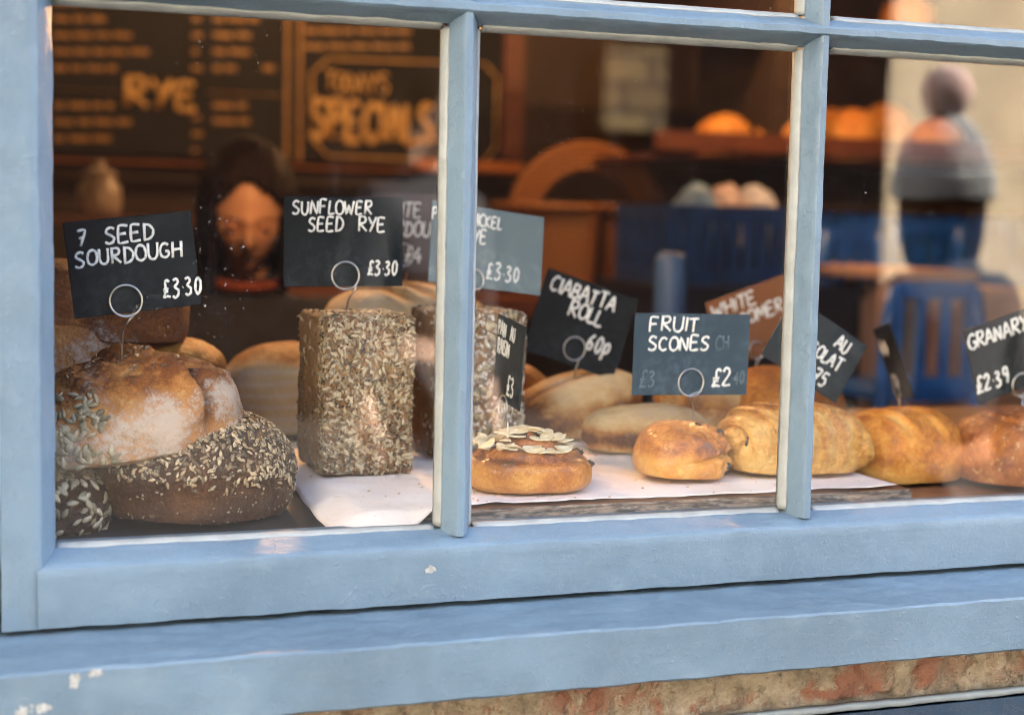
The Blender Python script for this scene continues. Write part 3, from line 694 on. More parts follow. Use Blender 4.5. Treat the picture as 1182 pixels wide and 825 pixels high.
# ------------------------------------------------------------------ lettering
FONT={
'A':[[(0,0),(.18,.5),(.38,1),(.58,.5),(.76,0)],[(.12,.36),(.66,.40)]],
'B':[[(.06,0),(.08,1)],[(.06,.98),(.5,.95),(.6,.75),(.45,.56),(.1,.52),(.55,.46),(.68,.24),(.5,.04),(.02,0)]],
'C':[[(.66,.84),(.48,.98),(.22,.9),(.05,.55),(.12,.18),(.36,.02),(.66,.14)]],
'D':[[(.08,0),(.1,1)],[(.02,.98),(.42,.92),(.68,.6),(.62,.25),(.38,.04),(.02,0)]],
'E':[[(.62,.97),(.08,.99),(.06,.02),(.64,.04)],[(.08,.52),(.52,.54)]],
'F':[[(.62,.98),(.1,.98),(.06,0)],[(.1,.52),(.5,.55)]],
'G':[[(.66,.84),(.45,.99),(.18,.86),(.04,.5),(.14,.14),(.42,.02),(.66,.18),(.66,.44),(.42,.44)]],
'H':[[(.06,0),(.08,1)],[(.66,0),(.66,1)],[(.08,.5),(.66,.54)]],
'I':[[(.12,0),(.14,1)]],
'J':[[(.45,1),(.46,.25),(.28,.02),(.05,.16)]],
'K':[[(.07,0),(.08,1)],[(.64,1),(.1,.46),(.68,0)]],
'L':[[(.09,1),(.06,.02),(.6,.05)]],
'M':[[(0,0),(.12,1),(.42,.3),(.72,1),(.84,0)]],
'N':[[(.04,0),(.07,1),(.62,.04),(.66,1)]],
'O':[[(.36,1),(.12,.85),(.03,.5),(.12,.14),(.38,.02),(.64,.18),(.70,.52),(.6,.86),(.34,1)]],
'P':[[(.07,0),(.09,1)],[(.02,.96),(.46,.98),(.62,.78),(.48,.54),(.1,.48)]],
'R':[[(.06,0),(.09,1)],[(.0,.96),(.46,.99),(.62,.78),(.46,.56),(.12,.5),(.36,.3),(.68,0)]],
'S':[[(.62,.88),(.4,1),(.14,.88),(.12,.66),(.36,.52),(.6,.34),(.54,.1),(.28,0),(.02,.12)]],
'T':[[(.0,.97),(.72,1)],[(.37,.97),(.34,0)]],
'U':[[(.06,1),(.06,.3),(.2,.04),(.45,.03),(.62,.28),(.66,1)]],
'V':[[(.02,1),(.33,0),(.68,1)]],
'W':[[(.0,1),(.2,0),(.44,.7),(.66,0),(.92,1)]],
'X':[[(0,1),(.66,0)],[(.66,1),(0,0)]],
'Y':[[(.02,1),(.32,.5)],[(.68,1),(.2,-.05)]],
'Z':[[(.03,.97),(.64,.98),(.02,.02),(.68,.04)]],
'0':[[(.3,.98),(.08,.75),(.06,.3),(.28,.02),(.5,.28),(.52,.72),(.3,.98)]],
'1':[[(.1,.8),(.26,1),(.24,0)]],
'2':[[(.05,.76),(.2,.98),(.46,.92),(.5,.66),(.03,.03),(.6,.05)]],
'3':[[(.06,.9),(.32,1),(.48,.8),(.2,.55),(.5,.38),(.48,.12),(.22,-.02),(.0,.1)]],
'4':[[(.4,1),(.03,.32),(.62,.34)],[(.44,.62),(.42,-.05)]],
'5':[[(.56,.98),(.14,.98),(.08,.58),(.42,.6),(.54,.3),(.38,.04),(.02,.06)]],
'6':[[(.5,.98),(.16,.7),(.06,.3),(.22,.02),(.48,.12),(.5,.38),(.28,.5),(.1,.36)]],
'7':[[(.0,.93),(.6,.97),(.24,-.04)],[(.12,.46),(.54,.52)]],
'9':[[(.5,.66),(.28,.5),(.06,.68),(.2,.97),(.46,.9),(.5,.5),(.36,0)]],
'p':[[(.08,.66),(.06,-.3)],[(.06,.52),(.3,.7),(.5,.5),(.42,.18),(.1,.08)]],
'£':[[(.62,.86),(.46,1),(.26,.86),(.28,.4),(.06,.02),(.34,.08),(.64,.02)],[(.04,.46),(.52,.5)],[(.06,.30),(.48,.34)]],
'.':[[(.12,.42),(.17,.44)]], "'":[[(.1,1.02),(.06,.8)]], '~':[[(0,.4),(.2,.8),(.35,.2),(.55,.85),(.7,.3),(.9,.6)]],
}
ADV={'I':.30,'M':.98,'W':1.04,'.':.34,"'":.22,' ':.45,'1':.42,'L':.66,'T':.84,'A':.88,'J':.6,'p':.6,'~':1.0}
def smooth_poly(pts,k=4):
    if len(pts)<3: return [Vector(p) for p in pts]
    out=[]; P_=[Vector(p) for p in pts]
    for i in range(len(P_)-1):
        p0=P_[max(i-1,0)]; p1=P_[i]; p2=P_[i+1]; p3=P_[min(i+2,len(P_)-1)]
        for j in range(k):
            t=j/k; c=.5*((2*p1)+(p2-p0)*t+(2*p0-5*p1+4*p2-p3)*t*t+(3*p1-p0-3*p2+p3)*t**3)
            lin=p1.lerp(p2,t); out.append(lin.lerp(c,.6))
    out.append(P_[-1]); return out
def text_width(s,h,ws): return sum(ADV.get(c,.82) for c in s)*h*ws
def write(m,s,x,y,h,ws,xf,stroke,rnd,skew=.05,nrm=(0,-1,0),lift=0):
    cx=x
    for ch in s:
        if ch in FONT:
            ja,jb,js=rnd.uniform(-.04,.04),rnd.uniform(-.05,.05),rnd.uniform(.93,1.07)
            for k,strk in enumerate(FONT[ch]):
                pts=[xf(cx+(p.x*ws*js+p.y*(skew+ja))*h, y+(p.y*js+jb)*h) for p in smooth_poly(strk)]
                rr=[stroke*rnd.uniform(.92,1.1)*(1+.12*math.sin(i*1.3+k)) for i in range(len(pts))]
                off=Vector(nrm)*(lift+rnd.uniform(0,.00005))
                m.tube([p+off for p in pts],rr,8,flat=nrm)
        cx+=ADV.get(ch,.82)*h*ws
t=T('chalk_ink'); nn=t.noise(260,3)
INK=t.bsdf(Base_Color=t.mix(t.rng(nn,.32,.5),(.46,.48,.48),(.66,.67,.66)),Roughness=.8)
INKFAINT=simple('rubbed_out_ink',(.075,.115,.145),.7,.3,200)
def cardmat(name,c,dust=.35,dustc=(.30,.34,.36),ds=9,rough=.45):
    t=T(name); n=t.noise(ds,6,.65); n2=t.noise(120,4,.7); n3=t.noise(4,2)
    f=t.math('MULTIPLY',t.math('MULTIPLY',t.rng(n,.42,.75),t.rng(n2,.3,.75)),dust)
    f=t.math('ADD',f,t.math('MULTIPLY',t.rng(n2,.68,.8),dust*.5),clamp=True)
    return t.bsdf(Base_Color=t.mix(f,c,dustc),Roughness=rough,Specular_IOR_Level=.16,Normal=t.bump(n2,.0002,.5))
CARD=cardmat('black_card',(.0045,.008,.011),.30,(.10,.13,.15))
CARD_BLUE_SHEEN=cardmat('card_blue_sheen',(.032,.054,.076),.55,(.13,.19,.24),14)  # black card with the bluish sheen of reflected light put into its colour
CARD_SKY_SHEEN=cardmat('card_sky_sheen',(.10,.14,.16),.9,(.24,.30,.33),7)  # pale base and dust stand in for sky glare on the tilted black card
CARD_DGREY=cardmat('dark_grey_card',(.024,.032,.038),.5,(.09,.11,.12),8)
CARD_BROWN_REFL=cardmat('card_brown_reflection',(.20,.080,.034),.5,(.22,.15,.11),8)  # brown is the reflected street front, painted into the card's colour
CARD_TAUPE_REFL=cardmat('card_taupe_reflection',(.06,.044,.045),.5,(.12,.10,.10),8)  # grey-brown reflection in the glass, painted into the card's colour
def price_tag(label,TL,TR,BL,yL,yR,lines,mat,ring=None,stem=None,yb=None,seed=1,stroke=.00098,faint=(),group='price cards on wire holders',ringr=.0125,spot=None):
    a=P(*TL,yL); b=P(*TR,yR); c=P(*BL,yL if yb is None else yb)
    ex=(b-a); W=ex.length; ex.normalize(); ey=(c-a); H=(ey-ex*ey.dot(ex)).length; ey=(ey-ex*ey.dot(ex)).normalized(); N=ey.cross(ex)
    if N.dot((b+c)/2-CAM)>0: N=-N
    th=.0007
    cen=a+ex*W/2+ey*H/2
    root=tag(empty('price_tag',cen),label,'price tag',group)
    o=cen
    def xf(x,y): return a+ex*(x*W)+ey*((1-y)*H)-o+N*th
    rnd=random.Random(seed)
    m=MB(); k=Matrix((ex,N,-ey)).transposed().to_4x4()
    bm_=MB().box((-W/2,-th,-H/2),(W/2,th,H/2),k); bm_.build('card',mat,root,bevel=.0004,seg=1)
    for (s,x,y,h,ws) in lines:
        m=MB(); write(m,s,0,0,h*H,ws,lambda u,v,x=x,y=y: a+ex*(x*W+u)-ey*(v)+ey*((1-y)*H)-o+N*th,stroke,rnd,nrm=N)
        m.build('price_lettering' if s[0]=='£' or s=='60p' else 'lettering',INK,root,True)
    if faint:
        for (s,x,y,h,ws) in faint:
            m=MB(); write(m,s,0,0,h*H,ws,lambda u,v,x=x,y=y: a+ex*(x*W+u)-ey*(v)+ey*((1-y)*H)-o+N*th,stroke*.8,rnd,nrm=N)
            m.build('rubbed_lettering',INKFAINT,root,True)
    if ring:
        # loop held against the face of the card, then a stem down into the bread
        rx,ry=ring; d=ray(rx,ry); tt=(a-CAM).dot(N)/d.dot(N); rc_=CAM+d*tt+N*.0026
        pts=[]; q=40
        for i in range(q+1):
            an=R(-40)+2*math.pi*1.0*i/q*1.02
            pts.append(rc_-o+ex*math.cos(an)*ringr-ey*math.sin(an)*ringr+N*(.0012*i/q))
        back=[rc_-o+ex*math.cos(R(-40)+2*math.pi*i/q)*ringr*.97-ey*math.sin(R(-40)+2*math.pi*i/q)*ringr*.97-N*(.0052) for i in range(q+1)]
        m=MB(); m.tube(back,.0008,8); m.tube([back[0],back[0]+N*.0026-ex*0+ey*.001,pts[0]],.0008,8)
        m.tube(pts,.0008,8)
        st_=[P(*s) for s in stem]; path=[pts[0]]+[s-o for s in st_]
        path=smooth_poly(path,6); m.tube(path,.0008,8)
        m.build('wire_holder',STEEL,root,True)
    return root
price_tag('black sourdough card leaning left on a wire loop above the cut loaf',(72,257),(220,243),(86,368),.085,.085,
  [('7',.09,.74,.17,.85),('SEED',.30,.735,.17,.95),('SOURDOUGH',.05,.525,.165,.92),('£3.30',.705,.11,.19,.62)],CARD,(145,347),[(147,372,.083),(142,382,.090),(141,400,.095),(140,424,.098)],seed=2)
price_tag('square black sunflower seed rye card above the tall sunflower loaf',(327,226),(465,228),(329,331),.245,.245,
  [('SUNFLOWER',.07,.80,.15,.82),('SEED',.20,.615,.155,.80),('RYE',.62,.615,.155,.85),('£3.30',.70,.125,.16,.62)],CARD,(398,318),[(410,334,.24),(402,346,.245),(400,356,.25),(400,375,.255)],seed=3,ringr=.0130)
price_tag('sourdough card, its taupe tone a painted reflection, glimpsed behind the sunflower card and glazing bar',(428,221),(512,226),(426,312),.50,.50,
  [('WHITE',.12,.70,.19,.8),('SOURDOUGH',.0,.46,.19,.75),('£4',.50,.12,.19,.8)],CARD_TAUPE_REFL,(464,294),[(472,306,.5),(468,322,.505),(467,350,.51)],seed=4)
price_tag('pumpernickel rye card with pale sky sheen painted in, tilted right behind the first glazing bar',(499,231),(628,251),(486,324),.30,.32,
  [('PUMPERNICKEL',-.0,.76,.15,.70),('RYE',.30,.55,.17,.72),('£3.30',.50,.12,.20,.68)],CARD_SKY_SHEEN,(546,323),[(550,340,.32),(548,352,.325),(547,380,.33)],seed=5,yb=.285,ringr=.0105)
price_tag('dark ciabatta roll card marked in pence, tilted behind the rolls',(633,309),(737,346),(604,404),.36,.36,
  [('CIABATTA',.07,.76,.18,.78),('ROLL',.33,.55,.18,.86),('60p',.62,.24,.20,.66)],CARD,(662,402),[(668,416,.358),(664,428,.36),(662,446,.365)],seed=6,stroke=.0013,ringr=.0125)
price_tag('fruit scones card with painted bluish sheen and rubbed out prices above the scone',(733,361),(866,363),(735,456),.135,.135,
  [('FRUIT',.12,.78,.175,1.10),('SCONES',.12,.55,.17,1.0),('£2',.685,.11,.22,.80)],CARD_BLUE_SHEEN,(796,441),[(796,457,.132),(800,470,.137),(801,490,.14),(803,508,.142)],seed=7,stroke=.0011,faint=[('CH',.70,.56,.17,.7),('.40',.86,.14,.16,.6),('£3',.06,.10,.2,.7)],ringr=.0130)
price_tag('white bloomer card with painted brown street reflection, tilted up behind the scone card',(814,350),(920,311),(838,426),.42,.42,
  [('WHITE',.04,.74,.19,1.0),('BLOOMER',.12,.50,.19,.9),('£3',.66,.15,.19,.8)],CARD_BROWN_REFL,(872,404),[(873,420,.42),(872,440,.42),(871,462,.41)],seed=8,stroke=.0014,ringr=.010)
price_tag('dark grey chocolate pastry card tilted steeply behind the second glazing bar',(916,341),(1001,399),(868,402),.165,.165,
  [('PAIN',.06,.70,.2,.7),('AU',.66,.70,.2,.78),('CHOCOLAT',.17,.42,.2,.80),('£2.75',.40,.09,.21,.78)],CARD_DGREY,(925,442),[(925,458,.16),(924,470,.155),(924,486,.15)],seed=9,stroke=.0012)
price_tag('narrow grey raisin pastry card seen almost edge on beside the rye loaf',(576,362),(607,377),(572,457),.19,.115,
  [('PAIN',.04,.76,.17,.62),('AU',.50,.76,.17,.62),('RAISIN',.06,.54,.18,.62),('£3',.50,.10,.24,.72)],CARD_DGREY,(584,470),[(586,484,.11),(586,500,.105),(586,520,.10)],seed=10,stroke=.0013,yb=.19,ringr=.011)
price_tag('black granary card rising to the right above the granary loaf',(1111,382),(1226,340),(1131,466),.16,.16,
  [('GRANARY',.02,.72,.19,.86),('£2.39',.01,.14,.21,.72)],CARD,(1178,444),[(1182,456,.15),(1180,466,.145),(1180,485,.14)],seed=11,stroke=.0014)
price_tag('thin dark card seen edge on behind the golden bloomer',(1008,380),(1026,372),(1031,462),.36,.27,
  [('~~',.05,.55,.30,.9),('~~',.15,.12,.26,.7)],CARD,(1037,447),[(1038,460,.3),(1038,470,.28),(1038,486,.26)],seed=12,stroke=.0030,yb=.36)

# ------------------------------------------------------------------ shop interior
FLOOR=simple('shop_floor_tiles',(.035,.03,.028),.5,.3,3)
WALLP=simple('brown_panelling',(.040,.019,.011),.6,.25,5)
WALLD=simple('dark_wall_paint',(.010,.011,.016),.7,.25,4)
CEIL=simple('dim_ceiling_paint',(.04,.036,.034),.8,.1,3)
x0,x1,y0,y1,zc_=-2.4,6.0,.16,3.6,2.75
struct(MB().box((x0,y0,-.05),(x1,y1,0)).build('floor',FLOOR))
struct(MB().box((x0,y0,zc_),(x1,y1,zc_+.1)).build('ceiling',CEIL))
struct(MB().box((x0,y1,0),(x1,y1+.1,zc_)).build('wall_back',WALLP))
struct(MB().box((x0-.1,y0,0),(x0,y1,zc_)).build('wall_left',WALLD))
struct(MB().box((x1,y0,0),(x1+.1,y1,zc_)).build('wall_right',WALLD))
YM=3.50
GOLDP=simple('gold_lettering',(.55,.34,.12),.5,.2,30)
GOLDDIM=simple('dull_gold_lettering',(.30,.165,.055),.5,.2,30)
MENUB=simple('menu_black',(.004,.004,.006),.8,.3,6)
mn=tag(empty('menu_board',P(330,60,YM)),'large black menu board with gold lettering on the back wall','menu board')
o_=Vector(mn.location)
def rect(m,px0,py0,px1,py1,y0_,y1_):
    a=P(px0,py0,y0_); b=P(px1,py1,y0_); m.box((a.x-o_.x,y0_-o_.y,b.z-o_.z),(b.x-o_.x,y1_-o_.y,a.z-o_.z))
m=MB(); rect(m,-120,-150,588,192,YM,YM+.04); m.build('panel',MENUB,mn)
m=MB(); LEDGE=wood('orange_ledge',(.40,.12,.02),(.55,.19,.035)); rect(m,-130,180,480,196,YM-.06,YM-.002); m.build('ledge',LEDGE,mn,bevel=.004)
m=MB(); rect(m,482,184,604,200,YM-.05,YM-.002); m.build('ledge',LEDGE,mn,bevel=.004)
m=MB(); rect(m,587,-150,604,183,YM-.02,YM+.035); m.build('frame_side',WOOD_RED,mn,bevel=.004)
L0=YM-.006
for (a,b,c,d) in ((62,103,140,106),(240,107,330,110),(331,-140,333,186),(346,-140,348,186)):
    lm=MB(); rect(lm,a,b,c,d,L0,YM-.0005); lm.build('gold_rule',GOLDDIM,mn)
# specials frame with cut corners
def pl(m,pts,w):
    for (a,b) in zip(pts,pts[1:]):
        m.tube([P(*a,L0)-o_,P(*b,L0)-o_],w,6,flat=(0,-1,0))
m=MB(); pl(m,[(360,150),(360,85),(378,68),(560,74),(574,90),(572,170),(558,188),(378,180),(360,160),(360,150)],.004)
pl(m,[(382,160),(420,152),(470,164),(540,158)],.003); m.build('specials_frame',GOLDP,mn,True)
rnd=random.Random(3)
def wordrows(xa,xb,ys,ragged,hh=7,skip=0,name='menu_row'):
    for y in ys:
        x=xa; end=xb-rnd.uniform(0,ragged); m=MB()
        while x<end:
            w_=rnd.uniform(10,26)
            if rnd.random()>=skip: rect(m,x,y-hh/2,min(x+w_,end),y+hh/2,L0+.002,YM-.0005)
            x+=w_+rnd.uniform(3,5)
        if m.v: m.build(name,GOLDDIM,mn)
wordrows(62,175,range(-130,92,19),55); wordrows(62,165,(122,141,160),40)
wordrows(222,234,[y for y in range(-130,178,19) if not 84<y<134],6,6,name='menu_price'); wordrows(246,325,range(-130,95,19),35,7,.35); wordrows(246,310,(122,140,158),30,7,.4)
wordrows(352,480,(-60,-40,-20,0,18,36,54),30)
def wtext(s,px,py,hpx,ws,stroke,name):
    m=MB(); a=P(px,py,YM-.003); k=M_(hpx,a)
    write(m,s,0,0,k,ws,lambda u,v:Vector((a.x+u,a.y,a.z+v))-o_,stroke,random.Random(5),skew=0,lift=.001); return m.build(name,GOLDP,mn,True)
wtext('RYE',144,123,31,1.15,.0085,'rye_heading')
wtext("TODAY'S",376,106,22,.66,.004,'todays_heading')
wtext('SPECIALS',358,160,42,.60,.0105,'specials_heading')

# wicker hoop baskets on the back counter
YK=2.75
def wick(name,c1,c2):
    t=T(name); n=t.n('ShaderNodeTexWave',dict(wave_type='BANDS',bands_direction='Z'),Vector=t.obj(),Scale=22,Distortion=2.5,Detail=2).outputs['Fac']
    return t.bsdf(Base_Color=t.mix(n,c1,c2),Roughness=.55,Normal=t.bump(n,.004,.8))
WICK=wick('wicker',(.11,.034,.008),(.33,.13,.032))
bc=P(672,330,YK)
backc=tag(empty('back_counter',(0,0,0)),'long dark wooden back counter behind the window display','counter')
zk=P(672,338,YK).z
MB().box((.05,YK-.25,zk-.05),(1.86,YK+.45,zk-.001)).build('counter_top',WOOD_RED,backc,bevel=.004)
MB().box((.08,YK-.2,.003),(1.83,YK+.42,zk-.051)).build('counter_base',WOOD_DARK,backc)
def basket(px0,px1,pytop,label,yy,arch=None):
    a=P(px0,pytop,yy); b=P(px1,pytop,yy); w_=(b.x-a.x)/2; cx=(a.x+b.x)/2; h=a.z-zk
    root=tag(empty('wicker_basket',(cx,yy,zk)),label,'basket','wicker baskets on the back counter')
    m=MB(); n=40; vs=[]; lev=12
    for l in range(lev+1):
        for k in range(n):
            an=2*math.pi*k/n; t_=l/lev; rr=(.86+.14*t_)*(1+.012*math.sin(k*math.pi)*(1 if l%2 else -1))
            ce,se=math.cos(an),math.sin(an)
            vs.append((w_*rr*math.copysign(abs(ce)**.6,ce),.15*rr*math.copysign(abs(se)**.6,se),h*t_+(.004*math.sin(k*2.5+l*3))))
    fs=[(l*n+k,l*n+(k+1)%n,(l+1)*n+(k+1)%n,(l+1)*n+k) for l in range(lev) for k in range(n)]+[tuple(range(n))]
    m.add(vs,fs); o=m.build('woven_body',WICK,root,True); s=o.modifiers.new('t','SOLIDIFY'); s.thickness=.008
    m=MB(); m.tube([(w_*math.copysign(abs(math.cos(q))**.6,math.cos(q)),.15*math.copysign(abs(math.sin(q))**.6,math.sin(q)),h) for q in [2*math.pi*i/48 for i in range(49)]],.012,8); m.build('rim',WICK,root,True)
    if arch:
        pass
    return root
basket(580,682,238,'square wicker basket on the back counter left of the hooped one',YK)
bk=basket(684,770,240,'wicker basket on the back counter beside the blue crate',YK+.02)
hp=tag(empty('wicker_hoop',(P(678,235,YK+.2).x,YK+.2,zk)),'tall arched wicker hoop stand behind the two baskets','hoop')
for (rpx) in (92,80,68):
    c=P(678,255,YK+.2); r_=M_(rpx,c); m=MB(); hh=c.z-zk
    m.tube([(-r_,0,0),(-r_,0,hh*.5),(-r_,0,hh)]+[(-r_*math.cos(q),0,hh+r_*.92*math.sin(q)) for q in [math.pi*i/28 for i in range(1,28)]]+[(r_,0,hh),(r_,0,hh*.5),(r_,0,0)],.016,8)
    m.build('hoop',WICK,hp,True)
# high shelf with loaves
YS=2.5
sh=tag(empty('bread_shelf',P(900,170,YS)),'dark red wooden shelf high on the right holding loaves','shelf'); o_=Vector(sh.location)
m=MB(); rect(m,760,150,1215,190,YS,YS+.03); m.build('front_board',WOOD_RED,sh,bevel=.004)
a=P(760,176,YS); b=P(1215,188,YS); MB().box((a.x-o_.x,.031,a.z-o_.z-.012),(b.x-o_.x,.5,a.z-o_.z)).build('shelf_board',WOOD_RED,sh)
m=MB(); rect(m,903,-160,918,190,YS+.031,YS+.5); m.build('upright',WOOD_DARK,sh)
rect2=MB(); rect(rect2,1200,-160,1215,190,YS+.031,YS+.5); rect2.build('upright',WOOD_DARK,sh)
m=MB(); rect(m,776,26,1199,40,YS+.05,YS+.5); m.build('shelf_board',WOOD_RED,sh)
zs=a.z
lb=[(838,.12,.075,'small orange loaf at the front left end of the high shelf'),(872,.24,.115,'tallest orange loaf on the high shelf in the middle pane'),(905,.10,.085,'loaf on the high shelf just left of the second glazing bar'),(952,.22,.10,'loaf on the high shelf hidden by the second glazing bar'),(985,.10,.095,'big orange loaf on the high shelf right of the second glazing bar'),(1022,.22,.115,'tall orange loaf on the high shelf beside the grey hat reflection'),(1080,.15,.09,'loaf on the high shelf hidden behind the grey hat reflection')]
for i,(px,dy,hh_,lab) in enumerate(lb):
    c=P(px,150,YS+dy)
    roundloaf('shelf_loaf',lab,.078,.085,hh_,(c.x,c.y,zs+.001),(0,R((-10,4,0,6,-5,3,2)[i]),R(10*i)),B_GOLD,lambda q,p,s:(.36+.12*q.z,.1),60+i,n=28)[0]['group']='loaves on the high shelf'
zs2=P(1000,26,YS+.05).z
c=P(1048,26,YS+.2); tag(roundloaf('shelf_loaf','round amber loaf on the uppermost shelf above the transom',.075,.08,.07,(c.x,c.y,zs2+.001),(0,0,0),B_GOLD,lambda q,p,s:(.5,.05),66,n=28)[0],group='loaves on the high shelf')
# blue slatted chairs, table and crates
def chair(loc,rz,label,s=1.0):
    root=tag(empty('slatted_chair',loc,rz),label,'chair','blue slatted chairs')
    w_,hs,ht=.21*s,.46,.93
    for sx in (-1,1):
        MB().box((sx*w_-.018,-.20,0),(sx*w_+.018,-.165,hs-.02)).build('leg',BLUE,root,bevel=.004)
        m=MB(); m.tube([(sx*w_,.19,0),(sx*w_,.17,hs),(sx*w_*1.02,.20,ht-.06),(sx*w_*.9,.21,ht)],.019,8); m.build('leg',BLUE,root,True)
    MB().box((-w_-.01,-.21,hs-.02),(w_+.01,.19,hs+.012)).build('seat',BLUE,root,bevel=.006)
    MB().box((-w_*.92,.19,ht-.06),(w_*.92,.215,ht+.01)).build('top_rail',BLUE,root,bevel=.006)
    MB().box((-w_*.98,.165,hs+.06),(w_*.98,.188,hs+.10)).build('bottom_rail',BLUE,root,bevel=.004)
    for k in range(5):
        x=-w_*.74+k*w_*.37
        MB().box((x-.022,.180,hs+.101),(x+.022,.198,ht-.061)).build('slat',BLUE,root,bevel=.003)
    return root
def crate(loc,rz,label,W=.58,D=.38,H=.19,mat=None):
    root=tag(empty('bread_crate',loc,rz),label,'crate','blue plastic bread crates'); mat=mat or CRATE
    for (nx_,L,off,ax) in ((9,W,D/2,'x'),(9,W,-D/2,'x'),(6,D,W/2,'y'),(6,D,-W/2,'y')):
        m=MB(); pitch=L/nx_
        def bx(a,b,z0,z1):
            if ax=='x': m.box((a,off-.008,z0),(b,off+.008,z1))
            else: m.box((off-.0075,a,z0),(off+.0075,b,z1))
        e=.0085 if ax=='y' else 0
        bx(-L/2+e,L/2-e,0,.035); bx(-L/2+e,L/2-e,H-.04,H)
        for k in range(nx_+1):
            xx=-L/2+pitch*k; bx(max(-L/2+e,xx-.014),min(L/2-e,xx+.014),.0352,H-.0402)
        m.build('slotted_side',mat,root)
    MB().box((-W/2+.009,-D/2+.009,.002),(W/2-.009,D/2-.009,.012)).build('crate_base',mat,root)
    return root
# stack to the right, on a table
YC=1.75
tb=tag(empty('cafe_table',(P(1078,322,YC).x,YC+.10,0)),'small table with pinkish wooden top among the blue chairs','table')
zt_=P(1078,313,YC).z
wt=M_(62,P(1078,318,YC))
MB().box((-wt,-.10,zt_-.022),(wt,.42,zt_)).build('tabletop',WOOD_PINK,tb,bevel=.005)
for sx in (-1,1):
    for yy in (-.06,.38): MB().box((sx*(wt-.03)-.018,yy-.018,0),(sx*(wt-.03)+.018,yy+.018,zt_-.0225)).build('leg',WOOD_PINK,tb)
def slat_panel(px0,px1,pyt,pyb,yy,n,label,name='slatted_high_chair'):
    """a tall blue chair whose slatted back stands before the table"""
    a=P(px0,pyt,yy); b=P(px1,pyt,yy); w_=(b.x-a.x)/2; cx=(a.x+b.x)/2; ht=a.z; hs=P(px0,pyb,yy).z
    root=tag(empty(name,(cx,yy,0)),label,'chair','blue slatted high chairs')
    for sx in (-1,1):
        m=MB(); m.tube([(sx*w_*1.12,.0,0),(sx*w_*1.05,0,hs),(sx*w_*1.0,0,hs+(ht-hs)*.6),(sx*w_*.86,0,ht-.012)],.017,8); m.build('leg',BLUE,root,True)
        MB().box((sx*w_-.017,.30,0),(sx*w_+.017,.33,hs-.022)).build('leg',BLUE,root,bevel=.003)
    MB().box((-w_*.9,-.012,ht-.035),(w_*.9,.012,ht)).build('top_rail',BLUE,root,bevel=.006)
    MB().box((-w_,-.011,hs+.002),(w_,.011,hs+.035)).build('bottom_rail',BLUE,root,bevel=.004)
    for k in range(n):
        x=-w_*.78+k*w_*1.56/(n-1); MB().box((x-.0115,-.008,hs+.0352),(x+.0115,.008,ht-.0352)).build('slat',BLUE,root,bevel=.003)
    MB().box((-w_*1.02,.013,hs-.02),(w_*1.02,.34,hs)).build('seat',BLUE,root,bevel=.005)
    for z in (.35,): MB().box((-w_,-.01,z),(w_,.01,z+.03)).build('stretcher',BLUE,root)
    return root
slat_panel(1026,1132,326,455,1.55,4,'blue slatted high chair whose back shows right of the edge on card')
slat_panel(948,1018,262,440,2.15,4,'blue slatted high chair just right of the second glazing bar, farther back')
slat_panel(1030,1112,255,400,2.3,4,'blue slatted high chair behind the pink topped table')
pbl=tag(empty('panelled_counter',(P(1060,300,2.72).x,2.62,0)),'blue planked counter front at the right behind the chairs','counter')
hh=P(1060,232,2.6).z
for k in range(14): MB().box((-.62+k*.09,-.016,.0),(-.62+k*.09+.083,.0,hh-.04)).build('plank',BLUE,pbl,bevel=.004)
MB().box((-.63,-.03,hh-.039),(.66,.35,hh)).build('counter_top',WOOD_DARK,pbl,bevel=.004); MB().box((-.62,.001,0),(.645,.33,hh-.04)).build('carcass',WOOD_DARK,pbl)
ck=tag(empty('pinkish_cupboard',(P(1078,400,1.95).x,1.80,0)),'low pinkish wooden box under the table seen through the chair slats','box')
MB().box((-.13,-.03,0),(.13,.28,zt_-.04)).build('carcass',WOOD_PINK,ck,bevel=.004); MB().box((-.115,-.036,.03),(.115,-.0305,zt_-.07)).build('door',WOOD_PINK,ck)
# dark cabinet with blue crates, left of the second mullion
YX=2.05
zx=P(845,330,YX).z
cb=tag(empty('low_cabinet',(P(845,330,YX).x,YX+.2,0)),'dark blue cabinet carrying the blue bread crates','cabinet')
NAVY=simple('navy_paint',(.012,.022,.055),.45,.3,6)
MB().box((-.17,-.19,0),(.36,.22,zx-.03)).build('carcass',NAVY,cb,bevel=.004)
MB().box((-.18,-.20,zx-.029),(.37,.23,zx-.001)).build('cabinet_top',NAVY,cb,bevel=.003)
MB().box((-.155,-.198,.05),(.09,-.1905,zx-.06)).build('door',NAVY,cb); MB().box((.10,-.198,.05),(.345,-.1905,zx-.06)).build('door',NAVY,cb)
crate((P(850,330,YX).x+.02,YX+.2,zx),0,'blue slotted bread crate full of bagged loaves, left of the second bar',W=.34,D=.34,H=M_(92,P(850,300,YX)))
t=T('clear_bag'); BAG=t.bsdf(Base_Color=(.42,.45,.58,1),Roughness=.28,Specular_IOR_Level=.6)
BAGP=simple('pink_bag',(.42,.33,.36),.35,.25,20); BAGB=simple('pale_blue_bag',(.15,.27,.48),.35,.3,20)
